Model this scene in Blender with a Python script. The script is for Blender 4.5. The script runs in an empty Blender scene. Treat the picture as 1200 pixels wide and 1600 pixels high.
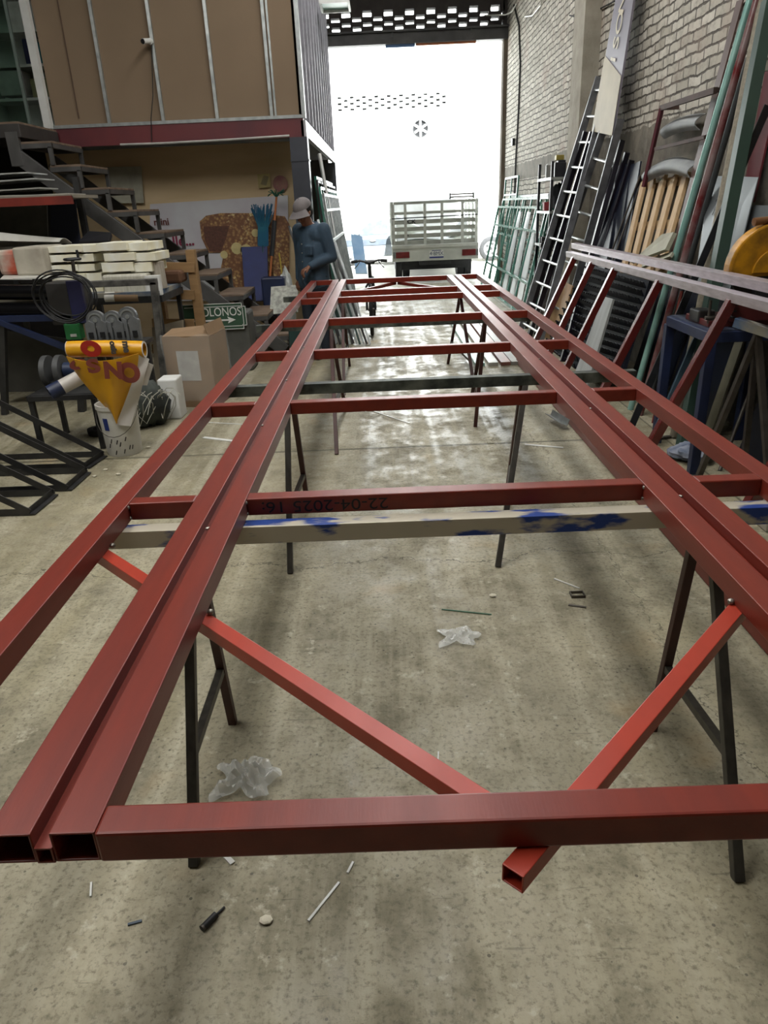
import bpy, math, random
import numpy as np
from mathutils import Vector, Matrix

# ------------------------------------------------------------------ camera, world, lamps
scene = bpy.context.scene
COL = scene.collection
random.seed(7)
F, EYE = 1120.0, 1.6

def _axes(vp=(594.0, 320.0), roll=2.5):
    d = np.array([vp[0] - 600, vp[1] - 800, F]); fy = d / np.linalg.norm(d)
    r = math.radians(roll)
    h2 = np.array([vp[0] + 1000 * math.cos(r) - 600, vp[1] - 1000 * math.sin(r) - 800, F])
    n = np.cross(d, h2); n /= np.linalg.norm(n)
    if n[1] > 0: n = -n
    return np.stack([np.cross(fy, n), fy, n], 1)
RC = _axes()

cam_data = bpy.data.cameras.new('camera')
cam = bpy.data.objects.new('camera', cam_data); COL.objects.link(cam)
m = np.stack([RC[0], -RC[1], -RC[2]], 1)
cam.matrix_world = Matrix([[*m[0], 0], [*m[1], 0], [*m[2], EYE], [0, 0, 0, 1]])
cam_data.sensor_width = 36; cam_data.sensor_fit = 'AUTO'; cam_data.lens = F / 1600 * 36
cam_data.clip_start = .05; cam_data.clip_end = 300
scene.camera = cam

scene.view_settings.view_transform = 'Standard'; scene.view_settings.look = 'None'
scene.view_settings.gamma = 1.0; scene.view_settings.use_curve_mapping = False
scene.view_settings.exposure = 0.18

world = bpy.data.worlds.new('world'); scene.world = world; world.use_nodes = True
wn = world.node_tree.nodes; wn['Background'].inputs[0].default_value = (.86, .93, 1.0, 1)
wn['Background'].inputs[1].default_value = 3.0

def lamp(name, kind, loc, rot, energy, color=(1, 1, 1), **kw):
    l = bpy.data.lights.new(name, kind); l.energy = energy; l.color = color
    for k, v in kw.items(): setattr(l, k, v)
    o = bpy.data.objects.new(name, l); o.location = loc; o.rotation_euler = rot
    COL.objects.link(o); return o
lamp('sun', 'SUN', (0, -10, 20), (math.radians(42), 0, math.radians(12)), 42.0, (.94, .98, 1.0), angle=.01)
# daylight through the roof sheet over the frame, then an added fill lamp
lamp('skylight_and_fill', 'AREA', (.05, 6.8, 5.93), (0, 0, 0), 350, (1.0, .985, .965), shape='RECTANGLE', size=.75, size_y=12.8)
lamp('skylight_and_fill', 'AREA', (-3.1, 2.2, 5.93), (0, 0, 0), 230, (1.0, .98, .94), shape='RECTANGLE', size=2.4, size_y=4.6)  # added fill, no known source; brightens the wall under the upper room

# ------------------------------------------------------------------ pixel of the photograph -> point on a plane of the place
def ray(x, y): return RC.T @ np.array([x - 600, y - 800, F])
def atz(x, y, z=0.0):
    d = ray(x, y); p = d * ((z - EYE) / d[2]); return Vector((p[0], p[1], z))
def aty(x, y, Y):
    d = ray(x, y); p = d * (Y / d[1]); return Vector((p[0], Y, p[2] + EYE))
def atx(x, y, X):
    d = ray(x, y); p = d * (X / d[0]); return Vector((X, p[1], p[2] + EYE))

# ------------------------------------------------------------------ materials
def lin(c):
    if isinstance(c, str):
        c = [int(c[i:i + 2], 16) / 255 for i in (0, 2, 4)]
        c = [v / 12.92 if v <= .04045 else ((v + .055) / 1.055) ** 2.4 for v in c]
    return (*c[:3], 1)
MATS = {}
def mat(name, c, rough=.6, metal=0, c2=None, scale=8, amt=.5, bump=0, bscale=None, rough2=None, stretch=(1, 1, 1), spec=.5, detail=5, pos=.5, sheen=0):
    """one surface: two colours mixed by noise, its own gloss, a little bump"""
    if name in MATS: return MATS[name]
    mt = bpy.data.materials.new(name); mt.use_nodes = True; MATS[name] = mt
    nt = mt.node_tree; N = nt.nodes; L = nt.links; b = N['Principled BSDF']
    b.inputs['Base Color'].default_value = lin(c); b.inputs['Roughness'].default_value = rough
    b.inputs['Metallic'].default_value = metal; b.inputs['Sheen Weight'].default_value = sheen; b.inputs['Sheen Roughness'].default_value = .3; b.inputs['Specular IOR Level'].default_value = spec
    tc = N.new('ShaderNodeTexCoord'); mp = N.new('ShaderNodeMapping'); mp.inputs['Scale'].default_value = stretch
    L.new(tc.outputs['Object'], mp.inputs[0])
    no = N.new('ShaderNodeTexNoise'); no.inputs['Scale'].default_value = scale; no.inputs['Detail'].default_value = detail
    L.new(mp.outputs[0], no.inputs['Vector'])
    rp = N.new('ShaderNodeValToRGB'); rp.color_ramp.elements[0].position = max(pos - amt * .4, 0); rp.color_ramp.elements[1].position = min(pos + amt * .4, 1)
    L.new(no.outputs['Fac'], rp.inputs[0])
    mx = N.new('ShaderNodeMix'); mx.data_type = 'RGBA'
    mx.inputs[6].default_value = lin(c); mx.inputs[7].default_value = lin(c2) if c2 else tuple([v * .72 for v in lin(c)[:3]] + [1])
    L.new(rp.outputs[0], mx.inputs[0]); L.new(mx.outputs[2], b.inputs['Base Color'])
    if rough2 is not None:
        mr = N.new('ShaderNodeMapRange'); mr.inputs[3].default_value = rough; mr.inputs[4].default_value = rough2
        L.new(no.outputs['Fac'], mr.inputs[0]); L.new(mr.outputs[0], b.inputs['Roughness'])
    if bump:
        n2 = N.new('ShaderNodeTexNoise'); n2.inputs['Scale'].default_value = bscale or scale * 4; n2.inputs['Detail'].default_value = 4
        L.new(mp.outputs[0], n2.inputs['Vector'])
        bp = N.new('ShaderNodeBump'); bp.inputs['Strength'].default_value = bump; bp.inputs['Distance'].default_value = .01
        L.new(n2.outputs['Fac'], bp.inputs['Height']); L.new(bp.outputs[0], b.inputs['Normal'])
    return mt

def math_node(N, L, op, a, b=None):
    n = N.new('ShaderNodeMath'); n.operation = op
    for i, v in enumerate((a, b)):
        if v is None: continue
        if isinstance(v, (int, float)): n.inputs[i].default_value = v
        else: L.new(v, n.inputs[i])
    return n.outputs[0]
def mix_node(N, L, f, a, b):
    n = N.new('ShaderNodeMix'); n.data_type = 'RGBA'
    for i, v in ((0, f), (6, a), (7, b)):
        if isinstance(v, (int, float)): n.inputs[i].default_value = v
        elif isinstance(v, (tuple, str)): n.inputs[i].default_value = lin(v)
        else: L.new(v, n.inputs[i])
    return n.outputs[2]
def noise(N, L, vec, scale, detail=6, rough=.6):
    n = N.new('ShaderNodeTexNoise'); n.inputs['Scale'].default_value = scale; n.inputs['Detail'].default_value = detail
    n.inputs['Roughness'].default_value = rough; L.new(vec, n.inputs['Vector']); return n.outputs['Fac']
def ramp(N, L, f, p0, p1):
    n = N.new('ShaderNodeValToRGB'); n.color_ramp.elements[0].position = p0; n.color_ramp.elements[1].position = p1
    L.new(f, n.inputs[0]); return n.outputs[0]

def floor_material():
    mt = bpy.data.materials.new('worn_concrete'); mt.use_nodes = True
    N, L = mt.node_tree.nodes, mt.node_tree.links; b = N['Principled BSDF']
    tc = N.new('ShaderNodeTexCoord'); ad = N.new('ShaderNodeVectorMath'); ad.inputs[1].default_value = (-1.7, 6.1, 0)
    L.new(tc.outputs['Object'], ad.inputs[0]); P = ad.outputs[0]
    sx = N.new('ShaderNodeSeparateXYZ'); L.new(P, sx.inputs[0])
    big = noise(N, L, P, .9, 5); mid = noise(N, L, P, 5, 8, .7); fine = noise(N, L, P, 60, 6, .7)
    mp = N.new('ShaderNodeMapping'); mp.inputs['Scale'].default_value = (7, .25, 1); L.new(P, mp.inputs[0])
    streak = noise(N, L, mp.outputs[0], 1.2, 5)
    c = mix_node(N, L, ramp(N, L, big, .35, .68), '7e7862', 'a49c82')
    c = mix_node(N, L, math_node(N, L, 'MULTIPLY', ramp(N, L, mid, .47, .66), .7), c, '615c4a')
    c = mix_node(N, L, math_node(N, L, 'MULTIPLY', ramp(N, L, streak, .48, .68), .6), c, 'b2ac97')
    c = mix_node(N, L, math_node(N, L, 'MULTIPLY', ramp(N, L, fine, .50, .66), .75), c, '57523f')
    # dark spots and scratches
    vo = N.new('ShaderNodeTexVoronoi'); vo.inputs['Scale'].default_value = 30; L.new(P, vo.inputs['Vector'])
    sp = math_node(N, L, 'LESS_THAN', vo.outputs['Distance'], .13)
    sp = math_node(N, L, 'MULTIPLY', sp, ramp(N, L, noise(N, L, P, 7.1), .5, .56))
    c = mix_node(N, L, math_node(N, L, 'MULTIPLY', sp, .7), c, '3b382d')
    mp2 = N.new('ShaderNodeMapping'); mp2.inputs['Scale'].default_value = (2.2, 26, 1); mp2.inputs['Rotation'].default_value = (0, 0, .22); L.new(P, mp2.inputs[0])
    scr = ramp(N, L, noise(N, L, mp2.outputs[0], 2.0, 3), .68, .72)
    c = mix_node(N, L, math_node(N, L, 'MULTIPLY', scr, .45), c, '4b4638')
    med = ramp(N, L, noise(N, L, P, 17, 9, .8), .52, .7)
    c = mix_node(N, L, math_node(N, L, 'MULTIPLY', med, .28), c, '5d5846')
    lt = ramp(N, L, noise(N, L, P, 13, 8, .7), .6, .68)
    c = mix_node(N, L, math_node(N, L, 'MULTIPLY', lt, .55), c, 'bdb7a2')
    # tan dirt patches
    c = mix_node(N, L, math_node(N, L, 'MULTIPLY', ramp(N, L, noise(N, L, P, 1.7, 3), .62, .72), .5), c, 'a89068')
    # slab joints and two wandering cracks
    wob = math_node(N, L, 'MULTIPLY', math_node(N, L, 'SUBTRACT', noise(N, L, P, 2.3, 6, .7), .5), .42)
    def line(coord, at, w, warp=None):
        v = math_node(N, L, 'SUBTRACT', coord, at)
        if warp is not None: v = math_node(N, L, 'ADD', v, warp)
        return math_node(N, L, 'LESS_THAN', math_node(N, L, 'ABSOLUTE', v), w)
    joints = line(sx.outputs[1], 4.9, .016)
    for at in (8.3, -2.0): joints = math_node(N, L, 'MAXIMUM', joints, line(sx.outputs[1], at, .014))
    for at in (-1.55, 1.95): joints = math_node(N, L, 'MAXIMUM', joints, line(sx.outputs[0], at, .007))
    cracks = line(sx.outputs[1], 3.12, .004, wob)
    cracks = math_node(N, L, 'MAXIMUM', cracks, line(sx.outputs[0], 1.05, .003, wob))
    c = mix_node(N, L, math_node(N, L, 'MULTIPLY', joints, .75), c, '454130')
    c = mix_node(N, L, math_node(N, L, 'MULTIPLY', cracks, .75), c, '45402f')
    L.new(c, b.inputs['Base Color'])
    # polished by wear in places
    r = N.new('ShaderNodeMapRange'); r.inputs[3].default_value = .3; r.inputs[4].default_value = .78
    L.new(ramp(N, L, math_node(N, L, 'ADD', math_node(N, L, 'MULTIPLY', mid, .6), math_node(N, L, 'MULTIPLY', streak, .4)), .42, .56), r.inputs[0])
    L.new(r.outputs[0], b.inputs['Roughness'])
    bp = N.new('ShaderNodeBump'); bp.inputs['Strength'].default_value = .5; bp.inputs['Distance'].default_value = .008
    h = math_node(N, L, 'ADD', mid, math_node(N, L, 'MULTIPLY', fine, .25)); h = math_node(N, L, 'SUBTRACT', h, joints)
    L.new(h, bp.inputs['Height']); L.new(bp.outputs[0], b.inputs['Normal'])
    return mt

def brick_material():
    mt = bpy.data.materials.new('whitewashed_brick'); mt.use_nodes = True
    N, L = mt.node_tree.nodes, mt.node_tree.links; b = N['Principled BSDF']; b.inputs['Roughness'].default_value = .85
    tc = N.new('ShaderNodeTexCoord'); P = tc.outputs['Object']
    sx = N.new('ShaderNodeSeparateXYZ'); L.new(P, sx.inputs[0])
    wob = math_node(N, L, 'MULTIPLY', math_node(N, L, 'SUBTRACT', noise(N, L, P, 5, 4), .5), .06)
    cx = N.new('ShaderNodeCombineXYZ'); L.new(math_node(N, L, 'ADD', sx.outputs[1], wob), cx.inputs[0]); L.new(math_node(N, L, 'ADD', sx.outputs[2], wob), cx.inputs[1])
    br = N.new('ShaderNodeTexBrick'); br.inputs['Scale'].default_value = 1.0; br.inputs['Brick Width'].default_value = .255
    br.inputs['Row Height'].default_value = .079; br.inputs['Mortar Size'].default_value = .010; br.inputs['Mortar Smooth'].default_value = .35
    L.new(cx.outputs[0], br.inputs['Vector'])
    br.inputs['Color1'].default_value = lin('cdc8bb'); br.inputs['Color2'].default_value = lin('a8a294'); br.inputs['Mortar'].default_value = lin('4f4a42')
    n1 = noise(N, L, P, 9, 8, .75)
    c = mix_node(N, L, math_node(N, L, 'MULTIPLY', ramp(N, L, n1, .48, .66), .7), br.outputs['Color'], '7a7367')
    c = mix_node(N, L, math_node(N, L, 'MULTIPLY', ramp(N, L, noise(N, L, P, 1.3, 4), .55, .7), .5), c, 'a08a7c')
    # bare concrete tie beam and plastered foot of the wall
    z = sx.outputs[2]
    plaster = math_node(N, L, 'LESS_THAN', math_node(N, L, 'ADD', z, math_node(N, L, 'MULTIPLY', wob, 2)), 2.18)
    far = math_node(N, L, 'GREATER_THAN', sx.outputs[1], 3.6)
    low = math_node(N, L, 'LESS_THAN', z, 1.92)
    plaster = math_node(N, L, 'MULTIPLY', plaster, math_node(N, L, 'SUBTRACT', 1.0, math_node(N, L, 'MULTIPLY', far, low)))
    pc = mix_node(N, L, ramp(N, L, noise(N, L, P, 3.2, 9, .72), .38, .66), '857f72', '565147')
    c = mix_node(N, L, plaster, c, pc)
    L.new(c, b.inputs['Base Color'])
    bp = N.new('ShaderNodeBump'); bp.inputs['Strength'].default_value = 1.0; bp.inputs['Distance'].default_value = .02
    h = math_node(N, L, 'SUBTRACT', 1.0, br.outputs['Fac'])
    h = math_node(N, L, 'MAXIMUM', h, plaster)
    h = math_node(N, L, 'ADD', h, math_node(N, L, 'MULTIPLY', n1, .5))
    L.new(h, bp.inputs['Height']); L.new(bp.outputs[0], b.inputs['Normal'])
    return mt

def red_material():
    mt = mat('red_oxide_primer', '7c2a19', .33, c2='601e14', scale=3.5, amt=.9, bump=.03, bscale=40, rough2=.46, stretch=(6, .8, 6), spec=.42, sheen=.06)
    return mt
RED = red_material()
RUNG = mat('glossy_red_primer', '611f1b', .16, c2='4c1715', scale=4, rough2=.25, spec=1.0)
RED2 = mat('bright_red_primer', 'a8351f', .3, c2='922a16', scale=4, amt=.8, rough2=.5, stretch=(3, 1, 3))
STEEL = mat('bare_steel', '6d6963', .42, .75, c2='4a443d', scale=9, amt=.7, rough2=.6)
DARK = mat('mill_scale_steel', '4c4c4b', .36, .6, c2='2c2c2d', scale=7, amt=.7, rough2=.6)
BLACKP = mat('black_paint', '17181a', .45, c2='26272a', scale=14)
GALV = mat('galvanised_steel', 'b9bdbb', .38, .7, c2='8f9493', scale=12, amt=.6)
ALU = mat('aluminium', 'c6c9c7', .34, .8, c2='a3a6a5', scale=12)
GREEN = mat('green_enamel', '3f7a68', .3, c2='2f5e51', scale=5, spec=.6)
NAVY = mat('navy_paint', '1d2a4c', .5, c2='141d36', scale=6)
WOOD = mat('raw_pine', 'c4a981', .7, c2='a5875f', scale=5, amt=.8, stretch=(6, 6, 1), bump=.2)
CARD = mat('cardboard', '907659', .8, c2='7d654a', scale=3)
WHITEP = mat('white_paint', 'd9dad6', .5, c2='c2c3be', scale=4)
BLACKHOLE = mat('dark_interior', '0d0d0e', .9)
RUBBER = mat('black_rubber', '161616', .75, c2='242424', scale=20)
PLASTIC = mat('white_plastic', 'd4d3cc', .4, c2='b9b7ad', scale=5)
def glassy(name, c, rough=.05, alpha_rough=None, trans=1.0):
    mt = bpy.data.materials.new(name); mt.use_nodes = True; b = mt.node_tree.nodes['Principled BSDF']
    b.inputs['Base Color'].default_value = lin(c); b.inputs['Roughness'].default_value = rough
    b.inputs['Transmission Weight'].default_value = trans; b.inputs['IOR'].default_value = 1.3
    return mt
CLEAR = glassy('clear_plastic_film', 'e4e6e2', .2, trans=0); CLEAR.node_tree.nodes['Principled BSDF'].inputs['Alpha'].default_value = .32
GLASS = glassy('green_tinted_glass', '9db8ac', .04)

# ------------------------------------------------------------------ mesh builder
ORG = {}
class MB:
    def __init__(s): s.v = []; s.f = []
    def add(s, verts, faces):
        n = len(s.v); s.v += [Vector(p) for p in verts]; s.f += [tuple(i + n for i in f) for f in faces]; return s
    def box(s, c, d, rot=None):
        c = Vector(c); x, y, z = [k / 2 for k in d]
        vs = [Vector((i * x, j * y, k * z)) for i in (-1, 1) for j in (-1, 1) for k in (-1, 1)]
        if rot is not None: vs = [rot @ p for p in vs]
        return s.add([p + c for p in vs], [(0, 1, 3, 2), (4, 6, 7, 5), (0, 4, 5, 1), (2, 3, 7, 6), (0, 2, 6, 4), (1, 5, 7, 3)])
    def _frame(s, p0, p1, up):
        p0, p1 = Vector(p0), Vector(p1); d = (p1 - p0).normalized(); up = Vector(up)
        if abs(d.dot(up.normalized())) > .98: up = Vector((0, 1, 0)) if abs(d.y) < .9 else Vector((1, 0, 0))
        a = d.cross(up).normalized(); b = a.cross(d).normalized(); return p0, p1, a, b
    def bar(s, p0, p1, w, h, up=(0, 0, 1)):
        p0, p1, a, b = s._frame(p0, p1, up)
        q = [(-w / 2, -h / 2), (w / 2, -h / 2), (w / 2, h / 2), (-w / 2, h / 2)]
        return s.add([p + a * i + b * j for p in (p0, p1) for i, j in q],
                     [(3, 2, 1, 0), (4, 5, 6, 7)] + [(i, (i + 1) % 4, 4 + (i + 1) % 4, 4 + i) for i in range(4)])
    def hollow(s, p0, p1, w, h, t=.003, up=(0, 0, 1), depth=None):
        """square tube, open at both ends"""
        p0, p1, a, b = s._frame(p0, p1, up)
        def ring(p, k): return [p + a * i * (w / 2 - k) + b * j * (h / 2 - k) for i, j in ((-1, -1), (1, -1), (1, 1), (-1, 1))]
        vs = ring(p0, 0) + ring(p1, 0) + ring(p0, t) + ring(p1, t); fs = []
        for i in range(4):
            j = (i + 1) % 4
            fs += [(i, j, 4 + j, 4 + i), (8 + j, 8 + i, 12 + i, 12 + j), (j, i, 8 + i, 8 + j), (4 + i, 4 + j, 12 + j, 12 + i)]
        return s.add(vs, fs)
    def angle(s, p0, p1, w, t=.005, up=(0, 0, 1)):
        p0, p1, a, b = s._frame(p0, p1, up)
        poly = [(0, 0), (w, 0), (w, t), (t, t), (t, w), (0, w)]; n = 6
        return s.add([p + a * i + b * j for p in (p0, p1) for i, j in poly],
                     [tuple(range(n))[::-1], tuple(range(n, 2 * n))] + [(i, (i + 1) % n, n + (i + 1) % n, n + i) for i in range(n)])
    def cyl(s, p0, p1, r0, r1=None, n=16, cap=True, up=(0, 0, 1)):
        r1 = r0 if r1 is None else r1
        p0, p1, a, b = s._frame(p0, p1, up)
        cs = [(math.cos(2 * math.pi * i / n), math.sin(2 * math.pi * i / n)) for i in range(n)]
        vs = [p0 + (a * c + b * q) * r0 for c, q in cs] + [p1 + (a * c + b * q) * r1 for c, q in cs]
        fs = [(i, (i + 1) % n, n + (i + 1) % n, n + i) for i in range(n)]
        if cap: fs += [tuple(range(n))[::-1], tuple(range(n, 2 * n))]
        return s.add(vs, fs)
    def pipe(s, p0, p1, r, t=.004, n=20):
        p0, p1, a, b = s._frame(p0, p1, (0, 0, 1))
        cs = [(math.cos(2 * math.pi * i / n), math.sin(2 * math.pi * i / n)) for i in range(n)]
        vs = [p + (a * c + b * q) * k for k in (r, r - t) for p in (p0, p1) for c, q in cs]; fs = []
        for i in range(n):
            j = (i + 1) % n
            fs += [(i, j, n + j, n + i), (2 * n + j, 2 * n + i, 3 * n + i, 3 * n + j), (j, i, 2 * n + i, 2 * n + j), (n + i, n + j, 3 * n + j, 3 * n + i)]
        return s.add(vs, fs)
    def tube(s, pts, r, n=8, closed=False):
        pts = [Vector(p) for p in pts]; m_ = len(pts); rs = r if isinstance(r, (list, tuple)) else [r] * m_
        prev = None; base = len(s.v)
        for i, p in enumerate(pts):
            t = (pts[(i + 1) % m_] - pts[i - 1]) if closed else (pts[min(i + 1, m_ - 1)] - pts[max(i - 1, 0)])
            t.normalize()
            if prev is None:
                up = Vector((0, 0, 1)) if abs(t.z) < .9 else Vector((1, 0, 0)); a = t.cross(up).normalized()
            else: a = (prev - t * prev.dot(t)).normalized()
            prev = a; b = t.cross(a)
            s.v += [p + (a * math.cos(2 * math.pi * k / n) + b * math.sin(2 * math.pi * k / n)) * rs[i] for k in range(n)]
        for i in range(m_ if closed else m_ - 1):
            j = (i + 1) % m_
            for k in range(n):
                l = (k + 1) % n; s.f.append((base + i * n + k, base + i * n + l, base + j * n + l, base + j * n + k))
        if not closed:
            s.f += [tuple(base + k for k in range(n))[::-1], tuple(base + (m_ - 1) * n + k for k in range(n))]
        return s
    def lathe(s, prof, loc, n=24, axis=(0, 0, 1), cap=True):
        loc = Vector(loc); q = Vector((0, 0, 1)).rotation_difference(Vector(axis))
        base = len(s.v); k = len(prof)
        for i in range(n):
            a = 2 * math.pi * i / n
            s.v += [loc + q @ Vector((r * math.cos(a), r * math.sin(a), z)) for r, z in prof]
        for i in range(n):
            j = (i + 1) % n
            s.f += [(base + i * k + t, base + j * k + t, base + j * k + t + 1, base + i * k + t + 1) for t in range(k - 1)]
        if cap and prof[0][0] > 1e-4: s.f.append(tuple(base + i * k for i in range(n))[::-1])
        if cap and prof[-1][0] > 1e-4: s.f.append(tuple(base + i * k + k - 1 for i in range(n)))
        return s
    def prism(s, poly, o, ux, uy, depth):
        o, ux, uy = Vector(o), Vector(ux), Vector(uy); nz = ux.cross(uy).normalized() * depth; n = len(poly)
        a = [o + ux * x + uy * y for x, y in poly]
        return s.add(a + [p + nz for p in a], [tuple(range(n))[::-1], tuple(range(n, 2 * n))] + [(i, (i + 1) % n, n + (i + 1) % n, n + i) for i in range(n)])
    def slab(s, a, b, c, d, t):
        """a thick sheet through four corners"""
        a, b, c, d = map(Vector, (a, b, c, d)); nz = (b - a).cross(d - a).normalized() * t
        vs = [a, b, c, d] + [p + nz for p in (a, b, c, d)]
        return s.add(vs, [(3, 2, 1, 0), (4, 5, 6, 7)] + [(i, (i + 1) % 4, 4 + (i + 1) % 4, 4 + i) for i in range(4)])
    def grid(s, fn, nu, nv, thick=0):
        P = [[Vector(fn(i / nu, j / nv)) for j in range(nv + 1)] for i in range(nu + 1)]
        def nrm(i, j):
            a = P[min(i + 1, nu)][j] - P[max(i - 1, 0)][j]; b = P[i][min(j + 1, nv)] - P[i][max(j - 1, 0)]
            return a.cross(b).normalized()
        base = len(s.v); w = nv + 1
        s.v += [P[i][j] for i in range(nu + 1) for j in range(w)]
        for i in range(nu):
            for j in range(nv): s.f.append((base + i * w + j, base + (i + 1) * w + j, base + (i + 1) * w + j + 1, base + i * w + j + 1))
        if thick:
            b2 = len(s.v); s.v += [P[i][j] - nrm(i, j) * thick for i in range(nu + 1) for j in range(w)]
            for i in range(nu):
                for j in range(nv): s.f.append((b2 + i * w + j, b2 + i * w + j + 1, b2 + (i + 1) * w + j + 1, b2 + (i + 1) * w + j))
            rim = [(i, 0) for i in range(nu)] + [(nu, j) for j in range(nv)] + [(i, nv) for i in range(nu, 0, -1)] + [(0, j) for j in range(nv, 0, -1)]
            for k in range(len(rim)):
                (i, j), (x, y) = rim[k], rim[(k + 1) % len(rim)]
                s.f.append((base + x * w + y, base + i * w + j, b2 + i * w + j, b2 + x * w + y))
        return s
    def ball(s, c, r, nu=14, nv=9):
        r = (r, r, r) if isinstance(r, (int, float)) else r
        prof = [(math.sin(math.pi * i / nv), -math.cos(math.pi * i / nv)) for i in range(nv + 1)]
        b = len(s.v); s.lathe(prof, (0, 0, 0), nu)
        for i in range(b, len(s.v)): s.v[i] = Vector(c) + Vector((s.v[i].x * r[0], s.v[i].y * r[1], s.v[i].z * r[2]))
        return s
    def build(s, name, m_, parent=None, bevel=0, smooth=None, seg=2):
        if parent is not None: o0 = ORG[parent.name]
        else:
            xs = [p.x for p in s.v]; ys = [p.y for p in s.v]; zs = [p.z for p in s.v]
            o0 = Vector(((min(xs) + max(xs)) / 2, (min(ys) + max(ys)) / 2, min(zs)))
        me = bpy.data.meshes.new(name); me.from_pydata([p - o0 for p in s.v], [], s.f); me.update()
        me.materials.append(m_)
        o = bpy.data.objects.new(name, me); COL.objects.link(o); ORG[o.name] = o0
        if parent is None: o.location = o0
        else: o.parent = parent
        if smooth is not None:
            me.polygons.foreach_set('use_smooth', [True] * len(me.polygons)); me.set_sharp_from_angle(angle=math.radians(smooth))
        if bevel:
            bv = o.modifiers.new('bevel', 'BEVEL'); bv.width = bevel; bv.segments = seg; bv.limit_method = 'ANGLE'; bv.angle_limit = math.radians(35)
        return o

def tag(o, label, cat, group=None, kind=None):
    o['label'] = label; o['category'] = cat
    if group: o['group'] = group
    if kind: o['kind'] = kind
    return o
def thing(name, label, cat, loc, group=None):
    o = bpy.data.objects.new(name, None); o.empty_display_size = .1; COL.objects.link(o); o.location = Vector(loc); ORG[o.name] = Vector(loc)
    return tag(o, label, cat, group)
def struct(o): o['kind'] = 'structure'; return o
def copy_tree(o, loc, label=None, rz=0):
    r = o.copy(); COL.objects.link(r); r.location = Vector(loc); r.rotation_euler = (0, 0, rz); ORG[r.name] = Vector(loc)
    if label: r['label'] = label
    def rec(src, dst):
        for ch in [c for c in src.children]:
            c = ch.copy(); COL.objects.link(c); c.parent = dst; ORG[c.name] = Vector(loc); rec(ch, c)
    rec(o, r); return r
def text(name, s, size, o, ux, uy, m_, parent, ext=.001, align='CENTER', sx=1.0, bold=0.0):
    cu = bpy.data.curves.new(name, 'FONT'); cu.body = s; cu.size = size; cu.align_x = align; cu.align_y = 'CENTER'; cu.extrude = ext; cu.offset = bold
    t = bpy.data.objects.new(name, cu); COL.objects.link(t)
    bpy.context.view_layer.update()
    me = bpy.data.meshes.new_from_object(t.evaluated_get(bpy.context.evaluated_depsgraph_get()))
    bpy.data.objects.remove(t); bpy.data.curves.remove(cu)
    ux, uy = Vector(ux).normalized(), Vector(uy).normalized(); nz = ux.cross(uy); o = Vector(o)
    mb = MB(); mb.add([o + ux * (v.co.x * sx) + uy * v.co.y + nz * v.co.z for v in me.vertices], [tuple(p.vertices) for p in me.polygons])
    bpy.data.meshes.remove(me)
    return mb.build(name, m_, parent)

# ------------------------------------------------------------------ the setting
WX = 2.55                                                    # inner face of the brick wall
struct(MB().box((-1.7, 6.1, -.05), (8.7, 20.2, .1)).build('floor', floor_material()))
STREET = mat('street_concrete', 'b9b6ab', .8, c2='9d9a8f', scale=3, amt=.8, bump=.2)
struct(MB().box((0, 27, -.06), (40, 21.6, .1)).build('ground', STREET))
CEIL = mat('roof_sheet', '4d4e4e', .6, c2='3e4041', scale=3)
struct(MB().box((-1.7, 6.1, 6.05), (8.7, 20.2, .1)).build('ceiling', CEIL))
SKYL = mat('translucent_sheet', 'e8ebe4', .4)
struct(MB().box((.05, 6.8, 5.98), (1.1, 12.8, .03)).build('window_1', SKYL))
struct(MB().box((-3.1, 2.2, 5.98), (2.5, 4.7, .03)).build('fill_lamp_sheet', SKYL))  # unseen sheet added to go with the fill lamp
DULLWALL = mat('grimy_plaster', '4d4942', .9, c2='35322c', scale=2.5, amt=.9, bump=.3)
struct(MB().box((-6.05, 6.1, 3), (.1, 20.2, 6)).build('wall_left', DULLWALL))
struct(MB().box((-1.7, -4.05, 3), (8.7, .1, 6)).build('wall_back', DULLWALL))
BRICK = brick_material()
struct(MB().box((WX + .1, 6.1, 3), (.2, 20.2, 6)).build('wall_right', BRICK))
PIL = mat('rough_concrete', 'aba596', .9, c2='807a6d', scale=6, amt=.9, bump=.6, bscale=30)
struct(MB().box((WX - .09, 9.75, 3), (.2, .5, 6)).build('trim_1', PIL))          # pilaster on the brick wall

def lattice(mb, x0, x1, y, t, rows, hw, pitch, shift):
    """wall strip with staggered vent openings; rows = (z0, z1, parity)"""
    for (z0, z1, par) in rows:
        x = x0; c = x0 + shift + (pitch / 2 if par else 0)
        while c - hw / 2 < x1:
            if c - hw / 2 > x: mb.box(((x + c - hw / 2) / 2, y, (z0 + z1) / 2), (c - hw / 2 - x, t, z1 - z0))
            x = c + hw / 2; c += pitch
        if x < x1: mb.box(((x + x1) / 2, y, (z0 + z1) / 2), (x1 - x, t, z1 - z0))
LINT = mat('sooty_masonry', '4b4642', .9, c2='35312f', scale=5, amt=.9, bump=.5)
DY = 16.2
mb = MB()
mb.box((-1.1, DY + .1, 5.52), (7.5, .2, .9 + .06))
lattice(mb, -1.05, 2.5, DY + .1, .2, [(4.985, 5.04, 0)], 0, 9, 99)
lattice(mb, -1.05, 2.5, DY + .1, .2, [(4.885, 4.985, 0)], .165, .405, .13)
lattice(mb, -1.05, 2.5, DY + .1, .2, [(4.808, 4.885, 1)], .165, .405, .13)
lattice(mb, -1.05, 2.5, DY + .1, .2, [(4.735, 4.80, 0)], .16, .405, .13)
lattice(mb, -1.05, 2.5, DY + .1, .2, [(4.65, 4.735, 1)], .155, .405, .13)
mb.box((.72, DY + .1, 4.807), (3.55, .2, .016))
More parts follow.
